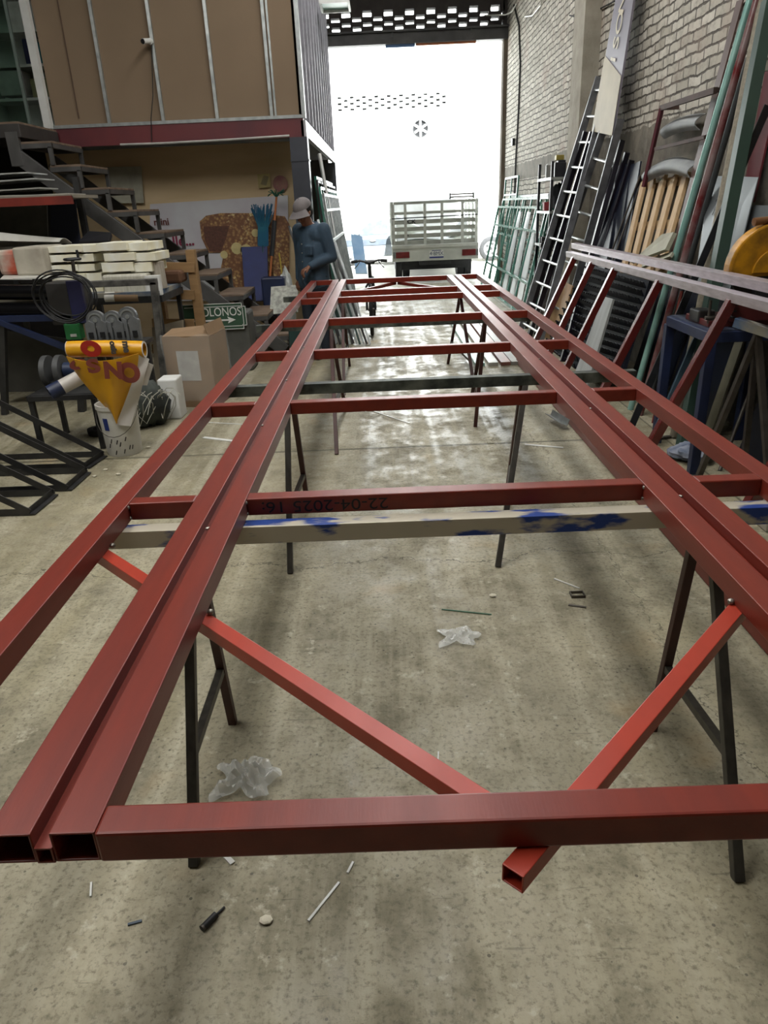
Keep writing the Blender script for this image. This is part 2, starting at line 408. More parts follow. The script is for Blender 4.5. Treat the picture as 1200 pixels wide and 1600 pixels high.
mb.box((.72, DY + .1, 4.61), (3.55, .2, .09))
mb.box((-3.5, DY + .1, 3), (4.95, .2, 6)); mb.box((2.52, DY + .1, 5.3), (.09, .2, 1.4))
wf = struct(mb.build('wall_front', LINT))
mb = MB(); mb.box((.85, DY - .08, 4.49), (3.5, .2, .18)); mb.box((.85, DY - .1, 4.60), (3.5, .3, .03))
for x in (.35, 1.85): mb.box((x, DY - .2, 4.55), (.03, .03, .1))
struct(mb.build('trim_2', mat('lintel_steel', '4e4d4c', .6, c2='3a3938', scale=5)))
struct(MB().box((2.52, DY - .02, 2.3), (.09, .2, 4.6)).box((2.475, DY + .02, 2.25), (.02, .16, 4.4)).build('trim_3', mat('rusty_post', '7b7060', .7, c2='574c3f', scale=3, stretch=(1, 1, .5))))
for i, (x0, x1, c, lb, nm) in enumerate(((.22, .78, '5c7fb0', 'blue board edge hanging along the top of the doorway', 'sign_board'), (.80, 1.95, 'c07248', 'orange strip lying along the top edge of the doorway', 'sign_strip'))):
    tag(MB().box(((x0 + x1) / 2, DY - .1, 4.385), (x1 - x0, .04, .07 if i == 0 else .045)).build(nm, mat('faded_' + nm, c, .6)), lb, 'sign')
# lamp tray that hangs at the top by the upper room
t = thing('ceiling_light', 'white framed fluorescent fitting hanging by the corner of the upper room', 'light fixture', aty(525, 6, 13.0))
p = aty(525, 4, 13.0)
mb = MB()
for dx in (-.24, .19): mb.bar(p + Vector((dx, -.1, .0)), p + Vector((dx, .5, .0)), .03, .05)
for dy in (-.1, .5): mb.bar(p + Vector((-.24, dy, 0)), p + Vector((.19, dy, 0)), .03, .05)
mb.build('frame', WHITEP, t)
MB().box(p + Vector((-.02, .2, .02)), (.4, .58, .015)).build('reflector', mat('fixture_green', '7fa596', .4), t)
MB().cyl(p + Vector((0, .2, .03)), (p.x, p.y + .2, 6.0), .008).build('hanger', STEEL, t)

# ---- upper room on steel beams
MX, MY, MZ = -.84, 9.6, 2.58
FIBRE = mat('brown_fibreboard', '84715b', .85, c2='7a6853', scale=1.5, amt=.9)
SIDEP = mat('grey_board', '595558', .8, c2='4a464a', scale=3)
w = struct(MB().box(((-3.83 + MX) / 2, MY + .07, (MZ + 6) / 2), (MX + 3.83 - .02, .04, 6 - MZ)).build('wall_upper', FIBRE))
for x in (-3.16, -2.52, -1.88, -1.235):
    MB().box((x, MY + .03, 4.3), (.035, .05, 3.44)).build('metal_stud', GALV, w)
MB().box((-1.19, MY + .04, 4.3), (.022, .03, 3.44)).build('metal_stud', GALV, w)
MB().box((-2.33, MY + .02, MZ + .015), (2.98, .06, .035)).build('floor_track', GALV, w)
MB().box((-3.52, MY + .045, 4.33), (.012, .012, 3.3)).build('conduit', mat('brown_conduit', '5b4636', .6), w)
ws = struct(MB().box((MX - .06, (MY + DY) / 2, (MZ + 6) / 2), (.03, DY - MY - .1, 6 - MZ)).build('wall_upper_side', SIDEP))
for k in range(12):
    MB().box((MX - .02, MY + .05 + k * .52, 4.3), (.045, .035 if k else .09, 3.44)).build('metal_stud', GALV if k in (0,) else mat('dull_stud', '8b8a90', .5, .4), ws)
struct(MB().box((-2.35, MY + .05, 2.48), (2.96, .1, .2)).build('trim_4', mat('maroon_beam', '6a2a2b', .45, c2='53242a', scale=2)))
struct(MB().box((MX - .03, (MY + DY) / 2, 2.47), (.06, DY - MY, .17)).build('trim_5', mat('door_glare_beam', 'b5b3b6', .35, .3)))  # doorway reflection on the beam side is put into this pale colour
struct(MB().box((-3.4, (MY + DY) / 2 + .05, 2.52), (5.0, DY - MY - .15, .08)).build('floor_upper', mat('deck_underside', '4a4542', .8)))
COLG = mat('dark_grey_column', '3d4048', .45, c2='2f3138', scale=3)
struct(MB().box((-.945, MY + .1, 1.19), (.21, .2, 2.38)).box((-.945, MY + .1, 2.13), (.225, .215, .02)).build('trim_6', COLG))
struct(MB().box((-.93, 15.4, 1.19), (.2, .3, 2.38)).build('trim_7', COLG))
PLY = mat('old_plywood', 'd2bd99', .75, c2='b9a27c', scale=2.2, amt=.9, stretch=(.6, 1, 3), detail=8)
wu = struct(MB().box((-2.7, 10.44, 1.2), (3.24, .06, 2.4)).build('wall_lower', PLY))
struct(MB().box((-4.35, MY + .15, 4.3), (1.0, .05, .01)).build('trim_8', GALV))
struct(MB().tube([aty(188, 226, MY - .03), aty(250, 224, MY - .04), aty(345, 219, MY - .05), aty(452, 212, MY - .04)], .013, 6).build('trim_9', mat('grey_conduit', 'b6b4ae', .5)))
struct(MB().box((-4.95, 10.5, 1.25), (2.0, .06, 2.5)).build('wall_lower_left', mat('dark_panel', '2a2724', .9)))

# ---- street side
FAC = mat('white_render', 'e9e9e6', .8, c2='dfdfdb', scale=2)
mb = MB(); FY = 28.15
mb.box((0, FY, 2.3), (30, .3, 4.6)); mb.box((0, FY, 7.2), (30, .3, 4.0))
for (xa, xb) in ((-15, -1.35), (2.45, 15)): mb.box(((xa + xb) / 2, FY, 4.82), (xb - xa, .3, .439))
lattice(mb, -1.35, 2.45, FY, .3, [(4.6, 4.68, 0), (4.78, 4.86, 0), (4.96, 5.04, 0)], .14, .42, .1)
lattice(mb, -1.35, 2.45, FY, .3, [(4.69, 4.77, 1), (4.87, 4.95, 1)], .14, .42, .1)
for z in (4.685, 4.775, 4.865, 4.955): mb.box((0, FY, z), (30, .3, .01))
mb.box((0, FY, 5.12), (30, .3, .16))
wst = struct(mb.build('wall_street', FAC))
struct(MB().box((0, 28.9, 4.8), (30, .1, .8)).build('wall_street_inner', BLACKHOLE))
c = aty(657, 201, 27.98)
t = thing('round_window', 'round vent window with white spokes high on the building across the street', 'window', c)
MB().pipe(c + Vector((0, .02, 0)), c + Vector((0, -.04, 0)), .27, .03, 32).build('rim', mat('rim_grey', '191919', .6), t)
MB().cyl(c + Vector((0, .01, 0)), c + Vector((0, -.005, 0)), .25, n=32).build('opening', BLACKHOLE, t)
mb = MB()
for k in range(6):
    a = math.pi / 2 + k * math.pi / 3
    mb.bar(c + Vector((0, -.02, 0)), c + Vector((.24 * math.cos(a), -.02, .24 * math.sin(a))), .07, .02, up=(0, 1, 0))
mb.cyl(c + Vector((0, -.01, 0)), c + Vector((0, -.035, 0)), .045).build('spokes', FAC, t)
t = thing('shop_sign', 'white wall sign with blue stripes and a red spot across the street', 'sign', (3.66, 27.96, 1.2))
MB().box((3.66, 27.97, 1.62), (.56, .03, .7)).build('board', FAC, t)
mb = MB()
for k in range(5):
    for x in (3.52, 3.8): mb.box((x, 27.945, 1.86 - k * .125), (.22, .01, .06))
mb.build('stripe', mat('sign_blue', '5f93c4', .6), t)
MB().box((3.87, 27.94, 1.355), (.1, .01, .06)).build('spot', mat('sign_red', 'c8474b', .6), t)

# ------------------------------------------------------------------ the long red steel frame
ZT, TH, TW = .87, .05, .06
ZC = ZT - TH / 2
fr = thing('welded_grid', 'long ladder shaped frame of red primed square tubes resting on sawhorses', 'steel frame', (.15, 4.4, ZT - TH))
XB = [-.757, -.515, -.431, .722, .812, 1.045]
Y0, Y1 = .69, 8.2
for x in XB:
    MB().hollow((x, Y0, ZC), (x, Y1, ZC), TW, TH, .0035).build('beam', RED, fr, bevel=.004)
for x in ((XB[1] + XB[2]) / 2, (XB[3] + XB[4]) / 2):
    MB().hollow((x, Y0 - .001, ZT - TH + .013), (x, Y1, ZT - TH + .013), .0235, .026, .0025).build('spacer_tube', RED, fr)
CY = [1.855, 2.9, 4.04, 5.25, 6.52, 7.04, 8.17]
for a, b in ((0, 1), (2, 3), (4, 5)):
    for y in ([.712] if a == 2 else []) + CY:
        MB().bar((XB[a] + TW / 2, y, ZC), (XB[b] - TW / 2, y, ZC), .05, TH).build('crossbar', RED, fr, bevel=.004)
# braces below: a V at both ends
zb = ZT - TH - .016
MB().hollow((-.80, 1.70, zb), (.145, .745, zb), .032, .03, .0025).build('brace', RED2, fr, bevel=.002)
MB().hollow((.72, 1.29, zb), (.135, .655, zb), .032, .03, .0025).build('brace', RED2, fr, bevel=.002)
MB().hollow((-.5, 7.1, zb), (.13, 8.22, zb), .032, .03, .0025).build('brace', RED, fr)
MB().hollow((.78, 7.15, zb), (.17, 8.22, zb), .032, .03, .0025).build('brace', RED, fr)
WELD = mat('weld_bead', '9a958c', .35, .9)
for (x, y) in ((-.473, 1.67), (-.473, 2.6), (-.473, 3.35), (-.473, 4.19), (.767, 1.76), (.767, 2.65), (.767, 3.6)):
    MB().ball((x, y, ZT - .012), (.006, .006, .004), 8, 6).build('weld_spot', WELD, fr)
for (x, y) in ((-.72, 1.66), (-.392, 1.31), (.688, 1.275)):
    MB().ball((x, y, ZT - TH + .004), (.008, .008, .007), 8, 6).build('weld_spot', WELD, fr)
for (x, y) in ((XB[0] + TW / 2, CY[0]), (XB[2] + TW / 2, CY[0]), (XB[3] - TW / 2, CY[0])):
    for dz in (.008, TH - .01):
        MB().ball((x, y - .027, ZT - TH + dz), .005, 8, 6).build('weld_spot', WELD, fr)
text('lettering', '22-04-2025 16:', .046, (.005 - .19, CY[0] - .0255, ZC), (-1, 0, 0), (0, 0, -1), mat('black_ink', '16090a', .7), fr, ext=.0004, sx=1.25)

# ------------------------------------------------------------------ sawhorses
BARC = mat('paint_splashed_steel', 'b5ae9c', .45, .2, c2='1f3e86', scale=7, amt=.10, pos=.57, stretch=(1, 3, 3))
BARG = mat('dusty_dark_steel', '2b302c', .6, .3, c2='6d7268', scale=10, amt=.4, pos=.58)
LEGB = mat('rust_brown_leg', '4b2a24', .5, .2, c2='36211e', scale=6)
LEGM = mat('bare_grey_leg', '5a5750', .45, .6, c2='35332f', scale=9, amt=.8, stretch=(3, 3, 1))
def sawhorse(label, y, x0, x1, barm, legs, z=.82):
    """legs: (x of foot, y of foot, x of top, material)"""
    t = thing('sawhorse', label, 'sawhorse', ((x0 + x1) / 2, y, 0), 'sawhorses under the long red frame')
    MB().hollow((x0, y, z - .0265), (x1, y, z - .0265), .05, .05, .003).build('top_rail', barm, t, bevel=.003)
    feet = {}
    for (fx, fy, tx, mm) in legs:
        top = Vector((tx, y + (-.012 if fy < y else .012), z - .055)); ft = Vector((fx, fy, 0.0))
        MB().bar(ft, top, .027, .027, up=(1, 0, 0)).build('leg', mm, t, bevel=.002)
        feet.setdefault(round(tx > (x0 + x1) / 2), []).append((ft, top))
    for k, pr in feet.items():
        if len(pr) == 2:
            a = pr[0][0].lerp(pr[0][1], .34); b = pr[1][0].lerp(pr[1][1], .34)
            MB().bar(a, b, .022, .024).build('stretcher', LEGM, t)
sawhorse('sawhorse nearest the front, paint splashed pale top rail, under the near red crossbar', 1.78, -.80, 1.36, BARC,
         [(-.564, 1.39, -.56, LEGM), (-.57, 1.965, -.55, LEGB), (.835, 1.29, .865, LEGM), (.815, 1.857, .84, LEGB)])
sawhorse('second sawhorse from the front with dusty dark green top rail', 3.45, -.82, 1.2, BARG,
         [(-.497, 3.034, -.49, LEGM), (-.48, 3.8, -.47, LEGB), (.491, 3.02, .67, LEGM), (.66, 3.82, .66, LEGB)])
sawhorse('third sawhorse from the front with dark top rail end sticking out left', 5.42, -.95, 1.1, BARG,
         [(-.373, 4.79, -.4, LEGB), (-.36, 5.95, -.4, LEGB), (.665, 5.33, .74, LEGB), (.72, 6.1, .74, LEGB)])
sawhorse('farthest sawhorse, nearest the doorway, with top rail end sticking out left', 7.2, -.97, 1.1, BARG,
         [(-.4, 6.5, -.4, LEGB), (-.4, 7.8, -.4, LEGB), (.78, 6.25, .74, LEGB), (.66, 7.7, .74, LEGB)])

# ------------------------------------------------------------------ left side: stairs, upper landing, billboard wall
STAIR = mat('grey_stair_steel', '5c5b59', .5, .3, c2='474644', scale=5)
TREADW = mat('worn_tread_board', '7d6a58', .75, c2='5c4d40', scale=5, stretch=(1, 3, 1))
SY0, SY1 = 8.6, 9.45
st = thing('stairs', 'grey steel stairs with worn board treads climbing left to the upper room', 'stairs', (-2.4, 9.0, 0))
for y in (SY0 - .02, SY1):
    MB().bar((-3.86, y, 2.23), (-1.19, y, .06), .05, .15, up=(0, 0, 1)).build('stringer', STAIR, st, bevel=.004)
for i in range(10):
    xr, z = -3.48 + .265 * i, 2.37 - .236 * i
    tr = MB().box((xr - .165, (SY0 + SY1) / 2, z - .012), (.33, SY1 - SY0, .022)).build('tread', TREADW, st, bevel=.003)
    mb = MB()
    for y in (SY0, SY1): mb.bar((xr - .33, y, z - .046), (xr, y, z - .046), .04, .045)
    for x in (xr - .02, xr - .31): mb.bar((x, SY0, z - .046), (x, SY1, z - .046), .04, .045)
    mb.build('tread_frame', STAIR, tr)
    for y in (SY0, SY1):
        MB().bar((xr - .025, y, z - .06), (xr - .025, y, max(z - .235, 0)), .04, .04, up=(1, 0, 0)).build('riser_post', STAIR, st)
t = thing('stair_landing', 'dark steel landing platform at the head of the grey stairs', 'platform', (-4.8, 9.1, 2.4))
MB().box((-4.85, 9.06, 2.475), (2.16, 1.0, .13)).build('deck', mat('dark_landing', '45423f', .55, .3, c2='33302e', scale=4), t, bevel=.006)
MB().box((-4.85, 9.06, 2.55), (2.14, .98, .02)).build('deck_board', TREADW, t)
MB().box((-3.87, 8.58, 2.30), (.13, .06, .33)).build('end_post', STAIR, t, bevel=.004)
# white door post, glazed partition and what shows behind it
struct(MB().box((-3.87, MY - .02, 4.3), (.085, .08, 3.44)).build('trim_10', WHITEP))
t = thing('glass_door', 'green tinted glass door standing open on the stair landing', 'door', (-4.25, 9.5, 2.57))
MB().box((-4.22, 9.35, 3.7), (.50, .012, 2.24)).build('pane', GLASS, t)
mb = MB(); mb.box((-3.985, 9.35, 3.7), (.03, .03, 2.26)); mb.box((-4.475, 9.35, 3.7), (.03, .03, 2.26)); mb.box((-4.22, 9.35, 2.585), (.5, .03, .03))
mb.build('door_frame', mat('grey_green_metal', '75837c', .4, .4), t)
t = thing('filing_shelf', 'white shelf unit with papers and bins behind the upstairs glass door', 'shelf', (-4.25, 10.2, 2.58))
mb = MB()
for z in (2.62, 2.95, 3.3, 3.65, 4.0): mb.box((-4.25, 10.2, z), (.9, .4, .03))
for x in (-4.69, -3.81): mb.box((x, 10.2, 3.35), (.03, .4, 1.5))
mb.box((-4.25, 10.41, 3.35), (.9, .02, 1.5)); mb.build('carcass', WHITEP, t)
for i, (x, z, w, h, c, nm, lb) in enumerate(((-3.98, 3.315, .12, .22, '16757f', 'folder', 'teal folder on the upstairs shelf behind the glass door'), (-4.12, 3.315, .10, .26, '262a52', 'folder', 'dark blue folder beside the teal one on the upstairs shelf'),
        (-4.02, 2.965, .3, .2, '8d8a66', 'storage_box', 'olive storage box on a low upstairs shelf behind the glass door'), (-4.4, 3.0, .3, .26, 'c9c9c4', 'storage_box', 'white storage box upstairs seen through the green glass door'), (-4.1, 3.665, .3, .28, 'd5d5d2', 'printer', 'white printer on the upper shelf behind the glass door'))):
    tag(MB().box((x, 10.15, z + h / 2), (w, .25, h)).build(nm, mat('item_%d' % i, c, .5), bevel=.008), lb, nm.replace('_', ' ') if nm != 'folder' else 'folder')
t = thing('poster_board', 'brown poster board with dark leaf shapes at the far left of the landing', 'board', (-4.75, 9.3, 2.57))
MB().box((-4.80, 9.3, 3.65), (.5, .02, 2.16)).build('board', mat('brown_board', '6d4a26', .7, c2='5c3d20', scale=3), t)
mb = MB()
for (x, z, r) in ((-4.62, 3.35, .09), (-4.60, 2.75, .05), (-4.66, 2.85, .05)): mb.cyl((x, 9.288, z), (x, 9.284, z), r, n=7)
mb.build('print', mat('dark_print', '1a1c20', .7), t)
# camera on a stud, with its cable
p = aty(228, 65, MY - .01)
t = thing('security_camera', 'small white security camera fixed to a stud on the brown upper wall', 'camera', p)
MB().cyl(p + Vector((.05, .03, 0)), p + Vector((.05, -.01, 0)), .032).build('mount', WHITEP, t)
MB().cyl(p + Vector((.05, -.02, .0)), p + Vector((-.005, -.10, -.015)), .026, .03).build('body', WHITEP, t, smooth=40)
MB().cyl(p + Vector((-.005, -.10, -.015)), p + Vector((-.011, -.115, -.018)), .027, .022).build('lens', BLACKHOLE, t)
tag(MB().tube([aty(237, 70, MY - .02), aty(238, 110, MY - .015), aty(239, 150, MY - .01), aty(236, 185, MY - .02), aty(237, 222, MY - .02)], .005, 6).build('camera_cable', RUBBER), 'thin dark cable hanging down from the security camera', 'cable')

BB = 10.395
def bb(x, y, d=0): return aty(x, y, BB - d - (.024 if d else 0))
# billboard: photograph of a cereal bar, kept generic
def cookie_material():
    mt = bpy.data.materials.new('printed_oat_bar'); mt.use_nodes = True
    N, L = mt.node_tree.nodes, mt.node_tree.links; b = N['Principled BSDF']; b.inputs['Roughness'].default_value = .45
    P = N.new('ShaderNodeTexCoord').outputs['Object']
    vo = N.new('ShaderNodeTexVoronoi'); vo.inputs['Scale'].default_value = 26; L.new(P, vo.inputs['Vector'])
    c = mix_node(N, L, ramp(N, L, noise(N, L, P, 7, 4), .4, .6), '9c7450', 'bd995f')
    c = mix_node(N, L, ramp(N, L, vo.outputs['Distance'], .1, .6), c, '77523a')
    c = mix_node(N, L, ramp(N, L, noise(N, L, P, 16, 3), .62, .7), c, 'd3c08a')
    L.new(c, b.inputs['Base Color']); return mt
t = thing('billboard', 'printed billboard with an oat bar picture leaning under the upper room behind the stairs', 'billboard', (-2.1, BB, .4))
a, b_, c_, d_ = bb(235, 470), bb(452, 470), bb(450, 305), bb(235, 319)
MB().slab(a, b_, c_, d_, .02).build('panel', mat('printed_sky', 'c9cfd0', .5, c2='b3a9b2', scale=2.2, amt=.8), t)
P2 = [bb(x, y, .004) for x, y in ((312, 346), (322, 337), (345, 333), (400, 333), (445, 338), (452, 350), (452, 455), (330, 470), (345, 420), (350, 395), (326, 395), (315, 372))]
mb = MB(); mb.add(P2 + [q + Vector((0, -.004, 0)) for q in P2], [tuple(range(12))[::-1], tuple(range(12, 24))] + [(i, (i + 1) % 12, 12 + (i + 1) % 12, 12 + i) for i in range(12)])
mb.build('oat_bar_print', cookie_material(), t)
P3 = [bb(x, y, .009) for x, y in ((318, 354), (358, 353), (354, 370), (346, 393), (328, 393), (320, 374))]
MB().add(P3 + [q + Vector((0, -.002, 0)) for q in P3], [tuple(range(6))[::-1], tuple(range(6, 12))] + [(i, (i + 1) % 6, 6 + (i + 1) % 6, 6 + i) for i in range(6)]).build('bar_side_print', mat('bar_shadow_side', '6b4536', .5, c2='4a2f28', scale=30, amt=.6), t)
mb = MB()
for (x, y, rx, ry) in ((399, 364, 6, 7), (385, 392, 10, 5), (370, 388, 9, 6), (350, 398, 6, 9)):
    q = bb(x, y, .01); k = BB * .92 / F
    mb.cyl(q, q + Vector((0, -.003, 0)), rx * k, n=12)
mb.build('oat_flake_print', mat('flake_print', 'd8c88e', .5), t)
ux = (bb(300, 380) - bb(250, 383)).normalized(); uz = Vector((0, 0, 1))
text('lettering', 'elle...', .19, bb(281, 377, .01), ux, uz, mat('magenta_ink', '8e2b4c', .5), t, bold=.004)
text('lettering', 'mini', .12, bb(252, 347, .01), ux, uz, mat('brown_ink', '6a3b34', .5), t, bold=.003)
t = MB().slab(bb(172, 318, .01), bb(225, 317, .01), bb(221, 260, .01), bb(168, 261, .01), .015).build('square_board', mat('dull_white_board', 'a9a796', .7))
tag(t, 'off white square board on the plywood wall behind the upper stairs', 'board')
t = thing('paper_notice', 'pale paper notice stuck high on the plywood wall by the grey column', 'paper', bb(413, 284))
MB().slab(bb(404, 294, .004), bb(423, 292, .004), bb(422, 271, .004), bb(402, 272, .004), .002).build('sheet', mat('yellowed_paper', 'b5a671', .8), t)
MB().slab(bb(407, 288, .007), bb(416, 290, .007), bb(420, 276, .007), bb(412, 274, .007), .001).build('print', mat('grey_print', '8c8262', .8), t)
q = bb(438, 287, .002)
tag(MB().cyl(q, q + Vector((0, -.002, 0)), .10, n=16).build('paint_mark', mat('magenta_spray', '7d4753', .8, c2='9c7f66', scale=9, amt=.7)), 'dull magenta spray mark on the plywood beside the grey column', 'paint mark')
# things that lean on the billboard
t = tag(MB().slab(aty(384, 472, 10.0), aty(420, 470, 10.0), aty(418, 386, 10.25), aty(378, 387, 10.25), .03).build('blue_board', mat('royal_blue_panel', '14245f', .6)), 'royal blue rectangular panel leaning on the billboard behind the lower stairs', 'panel')
t = thing('long_broom', 'upright broom with green bristles on top leaning on the billboard', 'broom', aty(418, 470, 9.9))
MB().tube([aty(419, 470, 9.8), aty(426, 380, 9.95), aty(432, 308, 10.1)], .014, 8).build('handle', mat('orange_white_stick', 'b06a3a', .5), t)
MB().tube([aty(424.5, 400, 9.92), aty(429, 345, 10.03)], .03, 8).build('grip', BLACKP, t)
mb = MB(); b0 = aty(432, 309, 10.1)
for k in range(22):
    a = k * 2.4; mb.tube([b0, b0 + Vector((.05 * math.cos(a), .03 * math.sin(a), .06)), b0 + Vector((.11 * math.cos(a), .05 * math.sin(a), .06 + .04 * math.sin(k)))], .005, 4)
mb.build('bristles', mat('green_bristle', '1f5f4c', .7), t)
t = thing('plume_broom', 'bundle of blue green plastic bristles standing before the billboard', 'broom', aty(413, 400, 10.2))
mb = MB()
for k in range(46):
    u = (k / 45 - .5); x0 = 411 + u * 16; x1 = 411 + u * 34 + random.uniform(-3, 3)
    mb.tube([aty(x0, 386 - abs(u) * 4, 10.22), aty(411 + u * 15, 355, 10.2), aty(x1, 318 + random.uniform(0, 14), 10.15 + random.uniform(-.05, .05))], .006, 4)
mb.build('bristles', mat('teal_bristle', '3f7f8e', .5, c2='2c5a86', scale=4), t)
MB().tube([aty(411, 470, 10.1), aty(411, 384, 10.22)], .013, 8).build('handle', mat('broom_stick', '33505c', .5), t)
tag(MB().tube([aty(436, 395, 10.0), aty(441, 430, 9.9)], .01, 6).build('yellow_stick', mat('yellow_stick_paint', 'b09a3c', .6)), 'short thin yellow stick leaning on the billboard by the man', 'stick')
# wrapped bag and stone slab by the foot of the stairs
def blob_bag(name, c, r, mt, label, cat, seed=1, amp=.25):
    rnd = random.Random(seed); ph = [rnd.uniform(0, 6) for _ in range(6)]
    def fn(u, v):
        a, e = 2 * math.pi * u, math.pi * (v - .5)
        k = 1 + amp * (math.sin(3 * a + ph[0]) * math.cos(2 * e + ph[1]) * .5 + math.sin(7 * a + 4 * e + ph[2]) * .25 + math.sin(11 * e + 5 * a + ph[3]) * .2)
        return (c[0] + r[0] * k * math.cos(a) * math.cos(e), c[1] + r[1] * k * math.sin(a) * math.cos(e), c[2] + max(r[2] * k * math.sin(e), -r[2]))
    return tag(MB().grid(fn, 28, 16).build(name, mt, smooth=60), label, cat)
q = aty(447, 450, 9.85)
blob_bag('plastic_bag', (q.x, 9.85, .42), (.11, .12, .42), mat('milky_plastic', 'c9cdc8', .3), 'crumpled milky plastic bag between the stairs and the man', 'bag', 3)
t = tag(MB().slab(aty(422, 492, 9.05), aty(466, 488, 9.05), aty(466, 446, 9.2), aty(424, 449, 9.2), .02).build('terrazzo_sheet', mat('spotted_sheet', 'aeb0a4', .5, c2='7f8078', scale=22, amt=.4)), 'spotted grey white sheet leaning at the foot of the stairs behind the frame', 'sheet')
tag(MB().box((-1.42, 9.75, .4), (.3, .22, .8)).build('navy_crate', NAVY, bevel=.02), 'dark navy crate half hidden behind the stair foot and the billboard', 'crate')

# ------------------------------------------------------------------ left side: shelves and benches
SHELFR = mat('red_shelf_edge', '7d2d22', .5, c2='5f231c', scale=4)
t = thing('storage_rack', 'tall storage rack with red edged shelves under the stair landing', 'rack', (-4.3, 7.9, 0))
for z, y0, y1, x1 in ((1.80, 7.6, 8.3, -2.98), (1.33, 7.45, 8.4, -2.94)):
    MB().box(((-5.6 + x1) / 2, (y0 + y1) / 2, z), (x1 + 5.6, y1 - y0, .03)).build('shelf', mat('shelf_board', '8c8678', .7), t)
    MB().box(((-5.6 + x1) / 2, y0, z - .035), (x1 + 5.6, .04, .075)).build('shelf_edge', SHELFR, t)
for x in (-5.3, -3.2): MB().box((x, 8.35, 1.0), (.06, .06, 2.0)).build('upright', DARK, t)
for x in (-5.3, -3.75): MB().box((x, 7.7, .65), (.05, .05, 1.3)).build('upright', DARK, t)
tag(MB().slab(aty(82, 388, 8.25), aty(128, 388, 8.25), aty(118, 312, 8.3), aty(80, 312, 8.3), .03).build('navy_board', mat('navy_board', '141a2c', .6)), 'dark navy board standing on the lower red edged shelf', 'board')
tag(MB().slab(aty(0, 384, 8.33), aty(76, 382, 8.33), aty(74, 312, 8.33), aty(0, 316, 8.33), .02).build('grey_board', mat('olive_board', '56544b', .8)), 'grey olive board standing at the back of the lower red edged shelf', 'board')
# sheets and rolls on the shelves
for i, (z, x1, c) in enumerate(((1.83, -3.03, 'b8b4a6'), (1.885, -3.3, '9ea09a'), (1.935, -3.32, 'c6cbcc'), (1.985, -3.38, 'd5dadb'))):
    def fn(u, v, z=z, x1=x1, i=i): return (-5.5 + (x1 + 5.5) * u, 7.65 + .45 * v, z + .012 * math.sin(5 * u + i) + (.03 if i > 1 else .008))
    tag(MB().grid(fn, 16, 4, .012).build('acrylic_sheet', mat('sheet_%d' % i, c, .25 if i > 1 else .5, c2='8c8c86', scale=3), smooth=50),
        ['mottled sheet lowest in the pile on the upper shelf under the landing', 'grey sheet second from below in the upper shelf pile', 'pale sheet second from the top of the upper shelf pile', 'bright white sheet topmost on the upper shelf under the landing'][i], 'sheet', 'sheets on the upper shelf')
def curl(u, v):
    x = -3.95 + .8 * u; w = 1 - u * .55
    return (x, 7.5 + .3 * v, 1.36 + .16 * w * math.sin(math.pi * (.15 + .85 * v)) * (.5 + .5 * w) + .01)
tag(MB().grid(curl, 14, 14, .004).build('paper_sheet', PLASTIC, smooth=60), 'large curled white sheet lying on the lower red edged shelf', 'sheet')
for i in range(4):
    tag(MB().box((-4.4, 7.62 + .01 * i, 1.357 + .03 * i), (1.0, .3, .022)).build('board_offcut', mat('offcut_%d' % (i % 2), ('9b9a90', '77786f')[i % 2], .6)),
        ['pale board offcut lowest under the curled white sheet', 'dark board offcut second from below left of the curled sheet', 'pale board offcut third from below left of the curled sheet', 'dark board offcut topmost left of the curled sheet'][i], 'board', 'board offcuts on the lower shelf')
tag(MB().slab(aty(125, 384, 7.7), aty(172, 383, 7.7), aty(176, 370, 7.95), aty(140, 368, 7.95), .05).build('equipment_case', mat('black_case', '1a1b20', .5), bevel=.01), 'black flat case under the stairs at the end of the lower shelf', 'case')

# work table with foam blocks
t = thing('work_table', 'steel work table loaded with white foam blocks', 'table', (-3.1, 7.1, 0))
MB().box((-3.1, 7.2, .94), (2.1, .8, .04)).build('tabletop', mat('stained_top', '8f8b7e', .6, c2='39506b', scale=5, amt=.3), t)
mb = MB()
for y in (6.82, 7.58): mb.bar((-4.15, y, .89), (-2.05, y, .89), .04, .06)
for x in (-4.15, -2.05): mb.bar((x, 6.82, .89), (x, 7.58, .89), .04, .06)
mb.build('apron', DARK, t)
for x in (-4.12, -2.08):
    for y in (6.84, 7.56): MB().bar((x, y, 0), (x, y, .86), .04, .04, up=(1, 0, 0)).build('leg', DARK, t)
FOAM = mat('foam_board', 'e6e7df', .8, c2='d8d0ad', scale=5, amt=.5)
pos = []
rows = [(383, 396), (397, 411), (413, 426), (427, 441)]
def foam(x0, x1, y0, y1, Y, dep, lab, rz=0):
    a, c = aty(x0, y1, Y), aty(x1, y0, Y)
    w, h = c.x - a.x, c.z - a.z
    m_ = MB().box(((a.x + c.x) / 2, Y + dep / 2, (a.z + c.z) / 2), (w, dep, h - .004), Matrix.Rotation(random.uniform(-.07, .07), 3, 'Z'))
    tag(m_.build('foam_block', FOAM, bevel=.003), lab, 'foam block', 'foam blocks stacked on the work table')
L4 = ('topmost', 'second from the top', 'third from the top', 'lowest')
for i, (y0, y1) in enumerate(rows):
    sh = (5, -1, -4, 10)[i]
    foam(72 + sh, 122 + sh, y0, y1, 6.98, .42, 'white foam block, %s of the left column of the left stack' % L4[i])
    foam(123 + sh, 148 + sh, y0 - 1, y1 - 1, 7.02, .42, 'narrow foam block, %s of the right column of the left stack' % L4[i])
